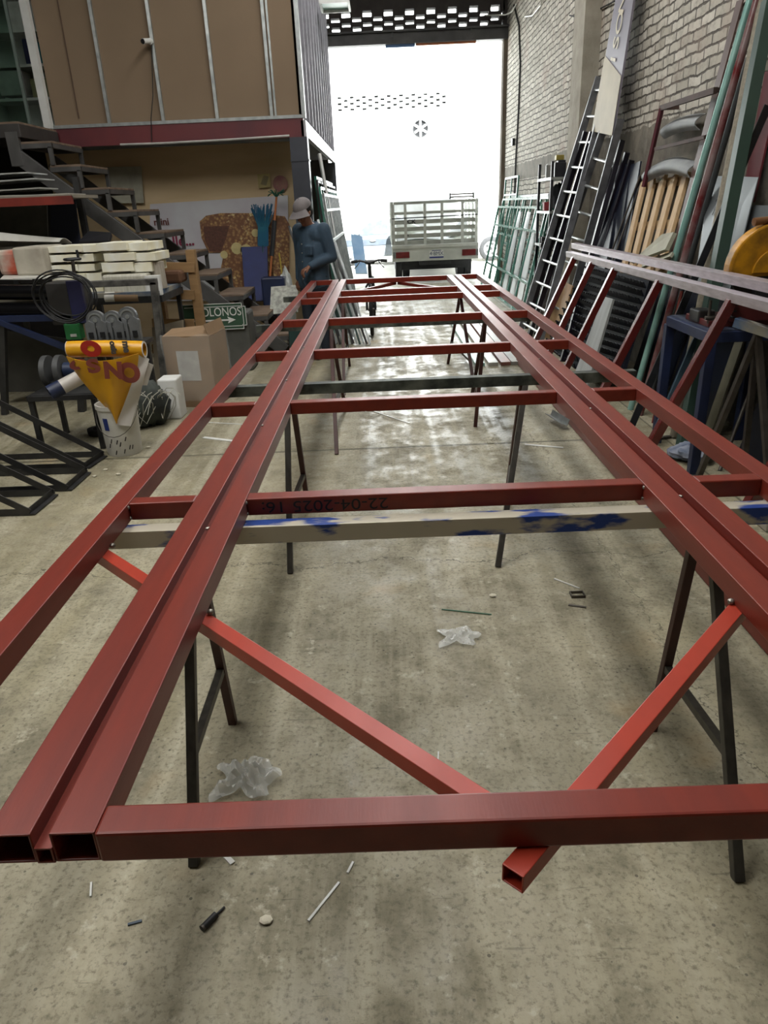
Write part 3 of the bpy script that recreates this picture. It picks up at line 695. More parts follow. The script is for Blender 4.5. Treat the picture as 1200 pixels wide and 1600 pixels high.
for i, (y0, y1) in enumerate([(378, 393), (394, 409), (409, 426)]):
    sh = (-7, 4, -1)[i]
    foam(160 + sh, 206 + sh, y0, y1, 6.9, .42, 'white foam block, %s of the left column of the right stack' % ('topmost', 'middle one', 'lowest')[i])
    foam(207 + sh, 239 + sh, y0, y1, 6.94, .42, 'white foam block, %s of the right column of the right stack' % ('topmost', 'middle one', 'lowest')[i])
def wrapped(x0, x1, y0, y1, Y, dep, nm, mt, lab, cat, bev=.02):
    a, c = aty(x0, y1, Y), aty(x1, y0, Y)
    return tag(MB().box(((a.x + c.x) / 2, Y + dep / 2, (a.z + c.z) / 2), (c.x - a.x, dep, c.z - a.z - .003)).build(nm, mt, bevel=bev), lab, cat)
wrapped(165, 229, 427, 470, 6.84, .4, 'wrapped_bundle', mat('film_wrapped', 'c8c6b8', .25, c2='a5a292', scale=14, amt=.8, stretch=(4, 1, .6)), 'film wrapped bundle of foam under the right foam stack', 'bundle')
wrapped(74, 160, 442, 466, 7.0, .4, 'foam_pack', FOAM, 'flat foam pack under the left foam stack', 'foam block', .006)
wrapped(229, 248, 430, 464, 6.84, .06, 'white_board', WHITEP, 'small white board standing at the right end of the table', 'board', .003)
q = aty(249, 463, 7.0)
tag(MB().lathe([(.0, 0), (.072, 0), (.075, .02), (.07, .2), (.072, .235), (.0, .24)], (q.x, 7.05, .962), 20).build('film_roll', mat('grey_film_roll', 'b4ada0', .4, c2='989184', scale=20, stretch=(5, 5, .3)), smooth=40), 'upright roll of greyish film at the right end of the work table', 'roll')
a, c = aty(181, 465, 6.84), aty(218, 465, 6.84)
t = thing('cardboard_tube', 'brown cardboard tube with white end lying on the work table edge', 'tube', a)
r = .05
MB().pipe((a.x, 6.84, a.z), (c.x, 6.84, c.z), r, .006).build('core', CARD, t, smooth=40)
MB().cyl((a.x - .09, 6.84, a.z), (a.x, 6.84, a.z), r * 1.02, n=20).build('paper_wrap', PLASTIC, t, smooth=40)
# sack and box at the far left of the table
t = wrapped(0, 26, 390, 432, 6.9, .5, 'cement_sack', mat('printed_sack', 'b7aea0', .8, c2='b5563f', scale=3.2, amt=.25), 'paper sack with orange print at the left end of the bench', 'sack', .04)
t = wrapped(27, 64, 385, 432, 6.85, .5, 'paper_carton', mat('dusty_carton', 'c1bbab', .8, c2='8d8678', scale=5, amt=.7), 'dusty white carton with crushed side beside the sack', 'box', .02)
for i in range(3):
    tag(MB().slab(aty(0 + i * 20, 437 - i, 6.55), aty(50 + i * 20, 437 - i, 6.55), aty(55 + i * 20, 431, 6.9), aty(6 + i * 20, 431, 6.9), .006).build('paper_sheet', PLASTIC),
        ['white paper sheet lying below the sack on the bench', 'white paper sheet lying below the dusty carton', 'white paper sheet nearest the coil of cable on the bench'][i], 'paper')

# roll bending machine in its black frame
t = thing('roll_bender', 'roll bending machine with black rollers in a steel stand', 'machine', (-3.2, 6.5, 0))
RM = 6.40
pc, pf = aty(240, 440, 6.64), Vector((-2.08, 6.64, 0))
MB().bar(pf, (pc.x, 6.64, pc.z), .06, .06, up=(1, 0, 0)).build('post', mat('scuffed_black', '3b3a38', .5, .3, c2='6c6a64', scale=12, amt=.4), t, bevel=.005)
MB().bar((-4.2, 6.64, pc.z), (pc.x + .03, 6.64, pc.z), .06, .055).build('top_bar', mat('scuffed_black', '3b3a38', .5), t, bevel=.005)
ROLL = mat('polished_black_roller', '1b1b1d', .18, .6)
for y, r in ((457, .062), (486, .07)):
    a, c = aty(-60, y, RM), aty(88, y, RM)
    MB().cyl((a.x, RM, a.z), (c.x, RM, c.z), r, n=24).build('roller', ROLL, t, smooth=40)
a, c = aty(92, 505, RM), aty(128, 438, RM)
MB().box(((a.x + c.x) / 2, RM, (a.z + c.z) / 2), (c.x - a.x, .25, c.z - a.z)).build('head', mat('grey_black_housing', '3a3836', .5, .2, c2='2a2928', scale=6), t, bevel=.01)
a, c = aty(117, 505, RM - .14), aty(126, 438, RM - .14)
MB().box(((a.x + c.x) / 2, RM - .14, (a.z + c.z) / 2), (c.x - a.x, .05, c.z - a.z)).build('guide', mat('violet_guide', '27284a', .4), t, bevel=.005)
s0, s1 = aty(117, 434, RM - .1), aty(113, 405, RM - .1)
MB().cyl(s0, s1, .014).build('screw', STEEL, t, smooth=40)
hw = MB().tube([s1 + Vector((.062 * math.cos(a), .062 * math.sin(a), 0)) for a in [k * math.pi / 10 for k in range(20)]], .011, 8, True)
for k in range(3): hw.bar(s1, s1 + Vector((.06 * math.cos(k * 2.1), .06 * math.sin(k * 2.1), 0)), .012, .008)
hw.cyl(s1 + Vector((.05, 0, 0)), s1 + Vector((.05, 0, .07)), .01)
hw.build('hand_wheel', BLACKP, t, smooth=45)
MB().bar(aty(-70, 500, 6.3), aty(112, 496, 6.3), .05, .05).build('blue_rail', NAVY, t)
MB().bar(aty(0, 503, 6.28), aty(108, 545, 6.28), .05, .045).build('brace', NAVY, t)
MB().bar(Vector((-3.45, 6.3, 0)), aty(3, 500, 6.3) + Vector((0, 0, -.02)), .05, .05, up=(1, 0, 0)).build('leg', DARK, t)
MB().bar(Vector((-2.75, 6.3, 0)), aty(122, 520, 6.3), .06, .06, up=(1, 0, 0)).build('leg', DARK, t)
MB().slab(aty(0, 612, 6.68), aty(110, 610, 6.68), aty(116, 530, 6.68), aty(0, 515, 6.68), .02).build('guard_panel', mat('dark_olive_panel', '3e3d38', .7), t)
t = thing('switch_box', 'green switch box hanging below the cable coil', 'switch', aty(116, 530, 6.25))
a, c = aty(107, 530, 6.25), aty(126, 504, 6.25)
MB().box(((a.x + c.x) / 2, 6.25, (a.z + c.z) / 2), (c.x - a.x, .1, c.z - a.z)).build('housing', mat('green_plastic', '2f8048', .4), t, bevel=.01)
q = aty(115, 524, 6.195); MB().box(q, (.05, .01, .022)).build('label_plate', WHITEP, t)
mb = MB(); cc = aty(108, 464, 6.2)
for k in range(6):
    rx, rz = .215 + .012 * (k % 3) - .03 * (k == 2), .165 + .014 * (k % 2) + .006 * k
    ox, oz = .015 * math.sin(k * 2.1) - (.04 if k == 4 else 0), .014 * math.cos(k * 1.3)
    mb.tube([cc + Vector((ox + rx * math.cos(a), -.02 * k + .02 * math.sin(2 * a), oz + rz * math.sin(a))) for a in [j * math.pi / 18 for j in range(36)]], .0065, 6, True)
tag(mb.build('cable_coil', RUBBER, smooth=60), 'coil of black cable hanging over the roll bending machine', 'cable')
# four grey caster brackets on a ledge
q = aty(180, 534, 6.0)
tag(MB().box((q.x, 6.08, q.z - .02), (.5, .28, .03)).bar((q.x - .2, 6.15, 0), (q.x - .2, 6.15, q.z - .03), .05, .05, up=(1, 0, 0)).bar((q.x + .2, 6.15, 0), (q.x + .2, 6.15, q.z - .03), .05, .05, up=(1, 0, 0)).build('steel_stand', DARK), 'low dark steel stand carrying the grey brackets behind the yellow banner', 'stand')
BRK = mat('cast_grey', '85888a', .4, .5, c2='6a6d6f', scale=8)
for i, (x, y0, y1, lb) in enumerate(((153, 487, 531, 'leftmost'), (179, 487, 531, 'middle'), (203, 479, 531, 'rightmost'))):
    a, c = aty(x - 13, y1, 5.98 + .02 * i), aty(x + 13, y0, 5.98 + .02 * i); w = c.x - a.x; h = c.z - a.z
    t = thing('pulley_bracket', '%s of the grey cast pulley brackets behind the yellow banner' % lb, 'bracket', ((a.x + c.x) / 2, a.y, a.z), 'grey pulley brackets behind the banner')
    cx = (a.x + c.x) / 2
    for s in (-1, 1):
        poly = [(s * w * .04, 0), (s * w * .48, 0), (s * w * .48, h * .62), (s * w * .3, h * .72), (s * w * .04, h * .62)]
        MB().prism(poly if s < 0 else poly[::-1], (cx, a.y, a.z), (1, 0, 0), (0, 0, 1), .05).build('foot_block', BRK, t)
        MB().box((cx + s * w * .26, a.y - .056, a.z + h * .2), (w * .2, .012, h * .2)).build('socket', BLACKHOLE, t)
    MB().cyl((cx, a.y - .03, a.z + h * .72), (cx, a.y + .01, a.z + h * .72), w * .42, n=24).build('wheel_disc', BRK, t, smooth=40)
    MB().pipe((cx, a.y - .036, a.z + h * .72), (cx, a.y - .028, a.z + h * .72), w * .32, .012).cyl((cx, a.y - .042, a.z + h * .72), (cx, a.y - .03, a.z + h * .72), w * .09).build('hub', GALV, t, smooth=40)

# wooden pallet, sign, brown board, carton
PAL = mat('pallet_wood', '9b7b52', .75, c2='7b5f3e', scale=4, amt=.9, stretch=(1, 6, 6), bump=.2)
PY = 7.62
t = thing('wooden_pallet', 'wooden pallet standing upright behind the green direction sign', 'pallet', aty(280, 560, PY))
for y in (417, 460, 505, 545): MB().bar(aty(238, y, PY), aty(304, y + 1, PY), .02, .095).build('board', PAL, t, bevel=.003)
for x in (299, 240):
    b0 = aty(x, 400, PY + .06); MB().box((b0.x, PY + .06, .7), (.09, .09, 1.12)).build('stringer', PAL, t, bevel=.003)
SIGNG = mat('sign_green', '33513d', .5, c2='2c4736', scale=3)
SYY = 7.74
t = thing('direction_sign', 'green COLONOS direction sign with white arrow beside the pallet', 'sign', aty(345, 518, SYY))
a, c = aty(290, 517, SYY), aty(382, 473, SYY); w, h = c.x - a.x, c.z - a.z; n_ = .035
o = Vector((a.x, SYY, a.z))
def notched(w, h, k): return [(0, 0), (w - k, 0), (w - k, k), (w, k), (w, h - k), (w - k, h - k), (w - k, h), (0, h)]
MB().prism(notched(w, h, n_), o + Vector((0, .03, 0)), (1, 0, 0), (0, 0, 1), .03).build('panel', SIGNG, t)
mb = MB()
k, e = .03, .006
pts = [(.02, k), (w - k - n_ * .6, k), (w - k, k + n_ * .6), (w - k, h - k - n_ * .6), (w - k - n_ * .6, h - k), (.02, h - k)]
for (x0, z0), (x1, z1) in zip(pts, pts[1:]): mb.bar((o.x + x0, SYY - .002, o.z + z0), (o.x + x1, SYY - .002, o.z + z1), e, .004, up=(0, 1, 0))
e = .006
for (x0, z0), (x1, z1) in zip(notched(w, h, n_), notched(w, h, n_)[1:]): mb.bar((o.x + x0, SYY - .002, o.z + z0), (o.x + x1, SYY - .002, o.z + z1), e, .004, up=(0, 1, 0))
mb.build('border_line', WHITEP, t)
ar = MB().bar((o.x + .04, SYY - .003, o.z + h * .36), (o.x + w * .74, SYY - .003, o.z + h * .36), .016, .004, up=(0, 1, 0))
ar.prism([(0, -.035), (.085, 0), (0, .035), (.018, 0)], (o.x + w * .70, SYY - .001, o.z + h * .36), (1, 0, 0), (0, 0, 1), .004)
ar.build('arrow', WHITEP, t)
text('lettering', 'COLONOS', .122, (o.x + w * .56, SYY - .003, o.z + h * .67), (1, 0, 0), (0, 0, 1), WHITEP, t, sx=.82)
tag(MB().box((-1.75, 7.95, .31), (.62, .36, .62)).build('steel_tank', mat('dark_grey_tank', '3f403d', .6, c2='5a5a54', scale=5, amt=.8), bevel=.03), 'dark grey steel tank on the floor under the direction sign', 'tank')
t = tag(MB().slab(aty(246, 610, 7.05), aty(292, 630, 6.8), aty(287, 500, 6.95), aty(240, 512, 7.2), .02).build('fibre_board', mat('brown_greyboard', '7d7361', .8, c2='6b6252', scale=2)), 'tall brown grey fibreboard leaning beside the cardboard box', 'board')
t = thing('cardboard_box', 'tall cardboard box wrapped in clear film with a white label', 'box', (-1.75, 6.45, 0))
CX, CYY, cw, cd, ch = -1.70, 6.5, .42, .42, .62
rot = Matrix.Rotation(math.radians(-8), 3, 'Z')
def boxpt(x, y, z): return Vector((CX, CYY, 0)) + rot @ Vector((x, y, z))
mb = MB()
for (c0, d) in (((0, -cd / 2, ch / 2), (cw, .008, ch)), ((0, cd / 2, ch / 2), (cw, .008, ch)), ((-cw / 2, 0, ch / 2), (.008, cd, ch)), ((cw / 2, 0, ch / 2), (.008, cd, ch)), ((0, 0, .005), (cw, cd, .008)), ((0, 0, ch - .12), (cw, cd, .008))):
    mb.box(boxpt(*c0), d, rot)
mb.build('carton', CARD, t)
MB().slab(boxpt(-cw / 2, -cd / 2, ch), boxpt(cw / 2, -cd / 2, ch), boxpt(cw / 2 - .02, -cd / 2 + .1, ch + .08), boxpt(-cw / 2 + .05, -cd / 2 + .12, ch + .05), .005).build('flap', CARD, t)
MB().slab(boxpt(cw / 2, -cd / 2, ch), boxpt(cw / 2, cd / 2, ch), boxpt(cw / 2 - .03, cd / 2, ch + .1), boxpt(cw / 2 - .03, -cd / 2, ch + .1), .005).build('flap', CARD, t)
MB().slab(boxpt(-.1, -cd / 2 - .006, .24), boxpt(.1, -cd / 2 - .006, .24), boxpt(.1, -cd / 2 - .006, .5), boxpt(-.1, -cd / 2 - .006, .5), .001).build('label', mat('white_label', 'b9b8b3', .5, c2='9b9993', scale=9), t)
FILM = glassy('stretch_film', 'e4e6e2', .15, trans=0); FILM.node_tree.nodes['Principled BSDF'].inputs['Alpha'].default_value = .14
def film(u, v):
    a = u * 2 * math.pi; rr = .50 / max(abs(math.cos(a)), abs(math.sin(a))) * (cw / .98)
    wv = .005 * math.sin(9 * a + 20 * v) + .004 * math.sin(23 * a - 7 * v)
    return boxpt((rr + wv + .012) * math.cos(a), (rr + wv + .012) * math.sin(a), .06 + v * .57 + .015 * math.sin(5 * a) * v)
MB().grid(film, 72, 8).build('stretch_film', FILM, t, smooth=60)
tag(MB().box((-2.1, 7.6, 1.02), (.2, .25, .12)).build('brown_sack', mat('brown_sack', '6b4a33', .8), bevel=.03), 'small brown sack lying behind the upright film roll', 'sack')

# small black table, grinder, bucket and banner
t = thing('welding_table', 'small low black steel table in front of the roll bending machine', 'table', (-2.45, 5.35, 0))
zt = .40
mb = MB()
for x in (-2.62, -2.14): mb.bar((x, 5.15, zt), (x, 5.62, zt), .035, .035)
for y in (5.15, 5.62): mb.bar((-2.62, y, zt), (-2.14, y, zt), .035, .035)
mb.build('top_frame', DARK, t); MB().box((-2.38, 5.385, zt + .018), (.46, .45, .006)).build('top_plate', DARK, t)
for x in (-2.61, -2.15):
    for y in (5.16, 5.61): MB().bar((x, y, 0), (x, y, zt - .015), .035, .035, up=(1, 0, 0)).build('leg', DARK, t)
t = thing('bench_grinder', 'round grey bench grinder on the small black table', 'grinder', (-2.5, 5.4, zt + .02))
for dx in (-.05, .05): MB().cyl((-2.5 + dx - .02, 5.4, zt + .15), (-2.5 + dx + .02, 5.4, zt + .15), .115, n=24, up=(0, 1, 0)).build('wheel_guard', mat('grinder_grey', '4b4c4c', .5), t, smooth=40)
MB().box((-2.48, 5.4, zt + .05), (.16, .12, .06)).build('base', BLACKP, t, bevel=.005)
MB().cyl((-2.42, 5.4, zt + .15), (-2.28, 5.4, zt + .15), .06).build('motor', mat('motor_blue', '232f49', .4), t, smooth=40)
t = thing('plastic_bucket', 'white plastic bucket with black marks under the yellow banner', 'bucket', (-1.95, 5.05, 0))
MB().lathe([(.0, .002), (.118, 0), (.122, .01), (.14, .34), (.148, .345), (.148, .375), (.138, .375), (.132, .34), (.112, .02), (0, .02)], (-1.95, 5.05, 0), 28).build('pail', PLASTIC, t, smooth=40)
for k in range(9):
    a = -math.pi / 2 - .5 + k * .16; z = .07 + .05 * math.sin(k * 2.3); rr = .124 + z * .053
    p0 = Vector((-1.95 + rr * math.cos(a), 5.05 + rr * math.sin(a), z)); p1 = Vector((-1.95 + rr * math.cos(a + .08), 5.05 + rr * math.sin(a + .08), z + .03))
    MB().tube([p0, p1], .0035, 4).build('pen_mark', BLACKP, t)
def patch(u, v):
    a = -math.pi / 2 - .55 + .3 * u; z = .2 + .09 * v; rr = .1245 + z * .053
    return (-1.95 + rr * math.cos(a), 5.05 + rr * math.sin(a), z)
MB().grid(patch, 5, 2).build('blue_print', mat('bucket_blue', '23367c', .5), t)
MB().tube([(-1.95 + .15 * math.cos(a), 5.05 - .15 * abs(math.sin(a)) - .01, .33 - .17 * abs(math.sin(a))) for a in [math.pi + k * math.pi / 12 for k in range(13)]], .0025, 5).build('handle', STEEL, t)
YEL = mat('yellow_vinyl', 'd9a21d', .35, c2='c98f18', scale=3, amt=.8)
REDINK = mat('red_ink', 'a9271e', .4); GREYINK = mat('grey_ink', '4f4c49', .4); MAROON = mat('show_through_maroon', '7d3a30', .5)
VW = mat('white_vinyl_back', 'cfcbc4', .4, c2='b8b2aa', scale=4)
t = thing('yellow_banner', 'yellow vinyl banner with red and grey letters rolled up on the bucket', 'banner', (-1.95, 4.95, .36))
BYY = 4.92
def roll(u, v):                                                      # the rolled part across the top
    a = 2 * math.pi * v; p_ = aty(106 + 118 * u, 547 - 1.5 * math.sin(3 * u), BYY)
    return (p_.x, BYY + .02 + .055 * math.sin(a), p_.z + .056 * math.cos(a))
MB().grid(roll, 16, 20, .002).build('roll', YEL, t, smooth=60)
for s, u in ((-1, 0), (1, 1)):
    q = Vector(roll(u, .25)); q.y = BYY + .02
    MB().pipe((q.x, q.y, q.z), (q.x + s * .004, q.y, q.z), .056, .012).build('roll_end', VW, t)
def drape(u, v):                                                     # the hanging cone of vinyl
    L_ = Vector((103 + 79 * v ** 1.2, 557 + 105 * v, 0)); R_ = Vector((216 - 36 * v ** 1.5, 552 + 112 * v, 0))
    x = L_.x + (R_.x - L_.x) * u; y = L_.y + (R_.y - L_.y) * u + 7 * math.sin(math.pi * u) * (1 - v)
    d = .075 * math.sin(math.pi * u) * (1 - .5 * v) + .01 * math.sin(9 * u + 4 * v)
    p_ = aty(x, y, BYY - .05); return (p_.x, BYY - .04 - d + .05 * v, p_.z)
MB().grid(drape, 24, 20, .003).build('drape', YEL, t, smooth=60)
def back(u, v):
    L_ = Vector((216 - 36 * v ** 1.5, 554 + 110 * v, 0)); R_ = Vector((232 - 28 * v, 562 + 104 * v, 0))
    x = L_.x + (R_.x - L_.x) * u; y = L_.y + (R_.y - L_.y) * u
    p_ = aty(x, y, BYY - .02); return (p_.x, BYY - .03 + .03 * u + .012 * math.sin(8 * v + 3 * u), p_.z)
MB().grid(back, 8, 20, .003).build('white_back', VW, t, smooth=60)
def back2(u, v):
    x = 222 + 18 * u - 10 * v * u; y = 562 + 8 * u + 40 * v - 8 * u * v
    p_ = aty(x, y, BYY + .03); return (p_.x, BYY + .03, p_.z)
MB().grid(back2, 5, 5, .003).build('white_fold', VW, t, smooth=60)
def lay(name, s, size, px, py, ang, mtr, dy, sx=1.0, bold=.004):
    a = math.radians(ang); ux = Vector((math.cos(a), 0, math.sin(a))); uy = Vector((-math.sin(a), 0, math.cos(a)))
    p_ = aty(px, py, BYY - dy); text(name, s, size, p_, ux, uy, mtr, t, sx=sx, bold=bold)
lay('lettering', 'O', .12, 142, 546, -12, REDINK, .038, 1.25, .012)
lay('lettering', 'osic', .052, 177, 543, -90, GREYINK, .038)
lay('lettering', 'me', .06, 197, 542, -90, GREYINK, .038)
lay('lettering', 'N', .15, 177, 580, -4, MAROON, .135, 1.1, .008)
lay('lettering', 'O', .17, 202, 584, -14, MAROON, .10, 1.0, .010)
lay('lettering', 'S', .12, 146, 573, 5, MAROON, .12, 1.5, .006)
lay('lettering', 'O', .08, 122, 570, 16, MAROON, .08, 1.7, .006)
t = thing('sleeve_roll', 'white roll with blue end sticking out left under the yellow banner', 'roll', aty(105, 598, 4.95))
p0, p1 = aty(128, 588, 5.0), aty(90, 608, 4.9)
MB().cyl(p0, p1, .05, n=20).build('tube', VW, t, smooth=40)
d = (p1 - p0).normalized(); MB().pipe(p1 - d * .03, p1 + d * .06, .053, .006).build('end_band', NAVY, t, smooth=40)
# white carton with tangled wires on the floor
tag(MB().box((-1.83, 6.0, .17), (.16, .2, .34)).build('white_carton', WHITEP, bevel=.012), 'white carton on the floor behind the tangle of wires', 'box')
blob_bag('wire_heap', (-1.98, 5.74, .19), (.19, .15, .19), mat('black_cloth_heap', '23262a', .8, c2='3c4238', scale=8), 'dark heap of cloth and cable by the white carton', 'heap', 5)
mb = MB()
for k in range(12):
    rr = random.Random(k); b0 = Vector((-1.86 + rr.uniform(-.2, .1), 5.66 + rr.uniform(-.1, .05), .05))
    mb.tube([b0 + Vector((.13 * math.sin(j * .7 + k) * (1 - j / 12), .09 * math.cos(j * .9 + 2 * k), .26 * abs(math.sin(j * .45 + k * .5)))) for j in range(10)], .003, 5)
tag(mb.build('wire_tangle', mat('pale_wire', 'a7a698', .5)), 'tangle of thin pale wires over the dark heap', 'wires')
for i, (x, y) in enumerate(((-2.32, 5.55), (-2.28, 5.85))):
    tag(MB().lathe([(.05, 0), (.085, .0), (.09, .03), (.09, .05), (.05, .05), (.05, 0)], (x, y, 0), 20, cap=False).build('black_hose', RUBBER, smooth=40), ['small black ring of hose on the floor beside the bucket', 'small black ring of hose under the roll machine'][i], 'hose')
tag(MB().box((-2.12, 5.35, .08), (.06, .08, .16)).build('red_can', mat('rusty_can', '6d3a2a', .6), bevel=.01), 'small rusty can on the floor by the bucket', 'can')

# triangular black angle frames on the floor at the left edge
def tri(label, a, b, c, w=.04):
    """a: far foot, b: near foot (on the floor), c: high left point"""
    a, b, c = Vector(a), Vector(b), Vector(c)
    t = thing('angle_iron_stand', label, 'frame', (a + b) / 2, 'black angle iron frames on the floor')
    for p, q in ((b, a), (a, c), (b, c + (b - a))):
        MB().angle(p + Vector((0, 0, .005)), q + Vector((0, 0, .005)), w, .006).build('angle_bar', DARK, t)
    lft = Vector((-3.3, 0, 0))
    for p in (a, b): MB().angle(p + Vector((0, 0, .004)), Vector((-3.3, p.y + .02, .004)), w, .006).build('floor_bar', DARK, t)
def P0(x, y): return atz(x, y, .0)
for (lab, A, B, cz) in (('nearest black angle iron frame leaning up to the left edge', (82, 775), (45, 806), .62), ('second black angle iron frame from the front at the left edge', (134, 740), (103, 768), .62), ('farthest black angle iron frame, close to the bucket', (160, 714), (132, 733), .62)):
    a, b = P0(*A), P0(*B); tri(lab, a, b, a + Vector((-1.0, 0, cz)))

# ------------------------------------------------------------------ right side: things leaning on and standing by the brick wall
def hatch(i, seq): return seq[i % len(seq)]
RX0, RX1, RZ = 1.40, 1.865, 1.075
t = thing('steel_rungs', 'red ladder shaped frame lying on its side, leaning toward the brick wall', 'steel frame', (1.63, 5.2, 0))
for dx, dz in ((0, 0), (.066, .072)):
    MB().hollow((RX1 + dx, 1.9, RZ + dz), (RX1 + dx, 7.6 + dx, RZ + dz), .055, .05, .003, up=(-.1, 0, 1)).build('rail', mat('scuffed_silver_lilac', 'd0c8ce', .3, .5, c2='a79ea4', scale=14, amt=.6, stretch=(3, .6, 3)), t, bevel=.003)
MB().hollow((RX0, 1.9, .03), (RX0, 7.6, .03), .05, .05, .003).build('rail', RED, t, bevel=.003)
for y in (2.85, 3.95, 5.02, 6.02, 6.68, 7.32):
    MB().bar((RX0 + .015, y, .05), (RX1 - .01, y, RZ - .02), .05, .05, up=(-1, 0, .3)).build('rung', RUNG, t, bevel=.003)
for i, (x, lb) in enumerate(((1.51, 'red tube lying on the floor along the foot of the leaning rung frame'),)):
    tag(MB().hollow((x, 1.2, .031), (x, 7.3 + .4 * i, .031), .06, .06, .003).build('floor_tube', RED, bevel=.004), lb, 'steel tube')

def lean(name, label, cat, top, mid, Xt, Xm, mtr, r=None, wh=None, ext=0.0, group=None, z0=.0, hol=False, upv=(0, 1, 0)):
    a, b = atx(*top, Xt), atx(*mid, Xm); d = (a - b).normalized()
    f = b - d * ((b.z - z0) / d.z); a = a + d * min(ext, max(0, (WX - .05 - (r or .04) - a.x) / max(d.x, .01)))
    mb = MB()
    if r: mb.cyl(f, a, r, n=14)
    elif hol: mb.hollow(f, a, wh[0], wh[1], .004, up=upv)
    else: mb.bar(f, a, wh[0], wh[1], up=upv)
    return tag(mb.build(name, mtr, bevel=0 if r else .002, smooth=40 if r else None), label, cat, group)
PALEG = mat('pale_green_tube', '8fb5ab', .3, .2, c2='6f9a90', scale=6)
lean('channel_bar', 'wide brown steel bar leaning on the brick wall, leftmost of the tall near bars', 'steel bar', (1157, 0), (1070, 330), 2.53, 2.36, mat('brown_bar', '56403a', .5), wh=(.10, .012), ext=.5, upv=(1, 0, 0))
lean('steel_pipe', 'pale green round pipe leaning tall against the brick wall', 'pipe', (1172, 0), (1055, 400), 2.46, 2.17, PALEG, r=.024, ext=.6)
lean('steel_pipe', 'dark red glossy pipe leaning just right of the pale green pipe', 'pipe', (1183, 0), (1070, 400), 2.47, 2.19, mat('dark_red_gloss', '5d1a1c', .22, c2='7c6a68', scale=5, amt=.3), r=.026, ext=.6)
lean('steel_pipe', 'dark grey pipe leaning between the dark red pipe and the speckled one', 'pipe', (1170, 90), (1112, 290), 2.5, 2.40, mat('dull_grey_pipe', '4b4f50', .5), r=.022)
lean('steel_pipe', 'speckled beige pipe leaning among the tall bars', 'pipe', (1192, 0), (1137, 270), 2.5, 2.32, mat('speckled_beige', '8a8270', .6, c2='6f6858', scale=40, amt=.5), r=.03, ext=.6)
lean('square_tube', 'dark green square tube, thickest of the tall leaning bars', 'steel tube', (1203, 0), (1125, 400), 2.47, 2.2, mat('dark_green_paint', '33493f', .4, c2='2a3d35', scale=4), wh=(.075, .075), ext=.6, hol=True)
lean('steel_flat', 'black flat bar leaning steeply to the right of the dark green tube', 'steel bar', (1200, 165), (1100, 400), 2.5, 2.16, BLACKP, wh=(.05, .01))
lean('steel_flat', 'narrow teal bar leaning low beside the grey sheet with pencilled figures', 'steel bar', (1148, 390), (1135, 420), 2.3, 2.25, mat('teal_bar', '3d5360', .5), wh=(.04, .02))
t = tag(MB().slab(atx(1160, 318, 2.5), atx(1180, 316, 2.5), atx(1225, 105, 2.53), atx(1198, 112, 2.53), .012).build('red_board', mat('pink_red_board', '8c3a42', .6, c2='4a1f24', scale=2)), 'narrow pinkish red board high behind the dark green tube', 'board')
GS = mat('grey_sheet', '83898b', .4, .4, c2='74797b', scale=3)
t = thing('grey_sheet', 'grey sheet with pencilled 70 leaning behind the tall pipes', 'sheet', atx(1120, 400, 2.25))
g = [atx(1085, 455, 2.24), atx(1140, 455, 2.24), atx(1186, 277, 2.46), atx(1110, 275, 2.46)]
MB().slab(*g, .006).build('sheet', GS, t)
ux = (g[1] - g[0]).normalized(); uyv = (g[3] - g[0]); uyv = (uyv - ux * uyv.dot(ux)).normalized(); nn = ux.cross(uyv)
text('pencil_mark', '7', .16, g[0].lerp(g[1], .18).lerp(g[3].lerp(g[2], .30), .72) + nn * .012, ux, uyv, mat('pencil', '3a3d3e', .6), t)
text('pencil_mark', '0', .2, g[0].lerp(g[1], .50).lerp(g[3].lerp(g[2], .62), .66) + nn * .012, ux, uyv, mat('pencil', '3a3d3e', .6), t)
tag(MB().slab(atx(1130, 460, 2.3), atx(1215, 470, 2.3), atx(1215, 322, 2.46), atx(1160, 320, 2.46), .006).build('grey_sheet', GS), 'plain grey sheet leaning behind the yellow saw guard', 'sheet')
# wooden pallet against the wall
t = thing('wooden_pallet', 'pale wooden pallet with upright slats leaning on the brick wall', 'pallet', atx(1020, 400, 2.2))
TL, TR, BR_, BL = atx(1000, 283, 2.46), atx(1082, 272, 2.46), atx(1045, 400, 2.25), atx(972, 405, 2.25)
BL.z -= .12; BR_.z -= .12; BL.x -= .02; BR_.x -= .02
n5 = 5
for k in range(n5):
    u = (k + .5) / n5
    MB().bar(BL.lerp(BR_, u), TL.lerp(TR, u), .13, .03, up=(-1, 0, 0)).build('slat', WOOD, t, bevel=.003)
for v in (.04, .5, .95):
    MB().bar(BL.lerp(TL, v) + Vector((.05, 0, 0)), BR_.lerp(TR, v) + Vector((.05, 0, 0)), .07, .06, up=(-1, 0, 0)).build('stringer', WOOD, t)
q = TL.lerp(TR, .49) + Vector((-.016, 0, -.05)); MB().box(q, (.006, .06, .09)).build('green_mark', mat('green_mark', '4f7a3b', .7), t)
tag(MB().slab(atx(990, 412, 2.12), atx(1045, 392, 2.12), atx(1058, 365, 2.18), atx(1040, 368, 2.18), .03).build('wood_offcut', mat('grey_wood', '9c9a86', .7)), 'pale grey wooden offcut lying on the black panels below the pallet', 'board')
tag(MB().slab(atx(1005, 420, 2.1), atx(1050, 403, 2.1), atx(1054, 396, 2.16), atx(1010, 408, 2.16), .02).build('wood_offcut', mat('grey_wood', '9c9a86', .7)), 'thin pale offcut below the larger one under the pallet', 'board')
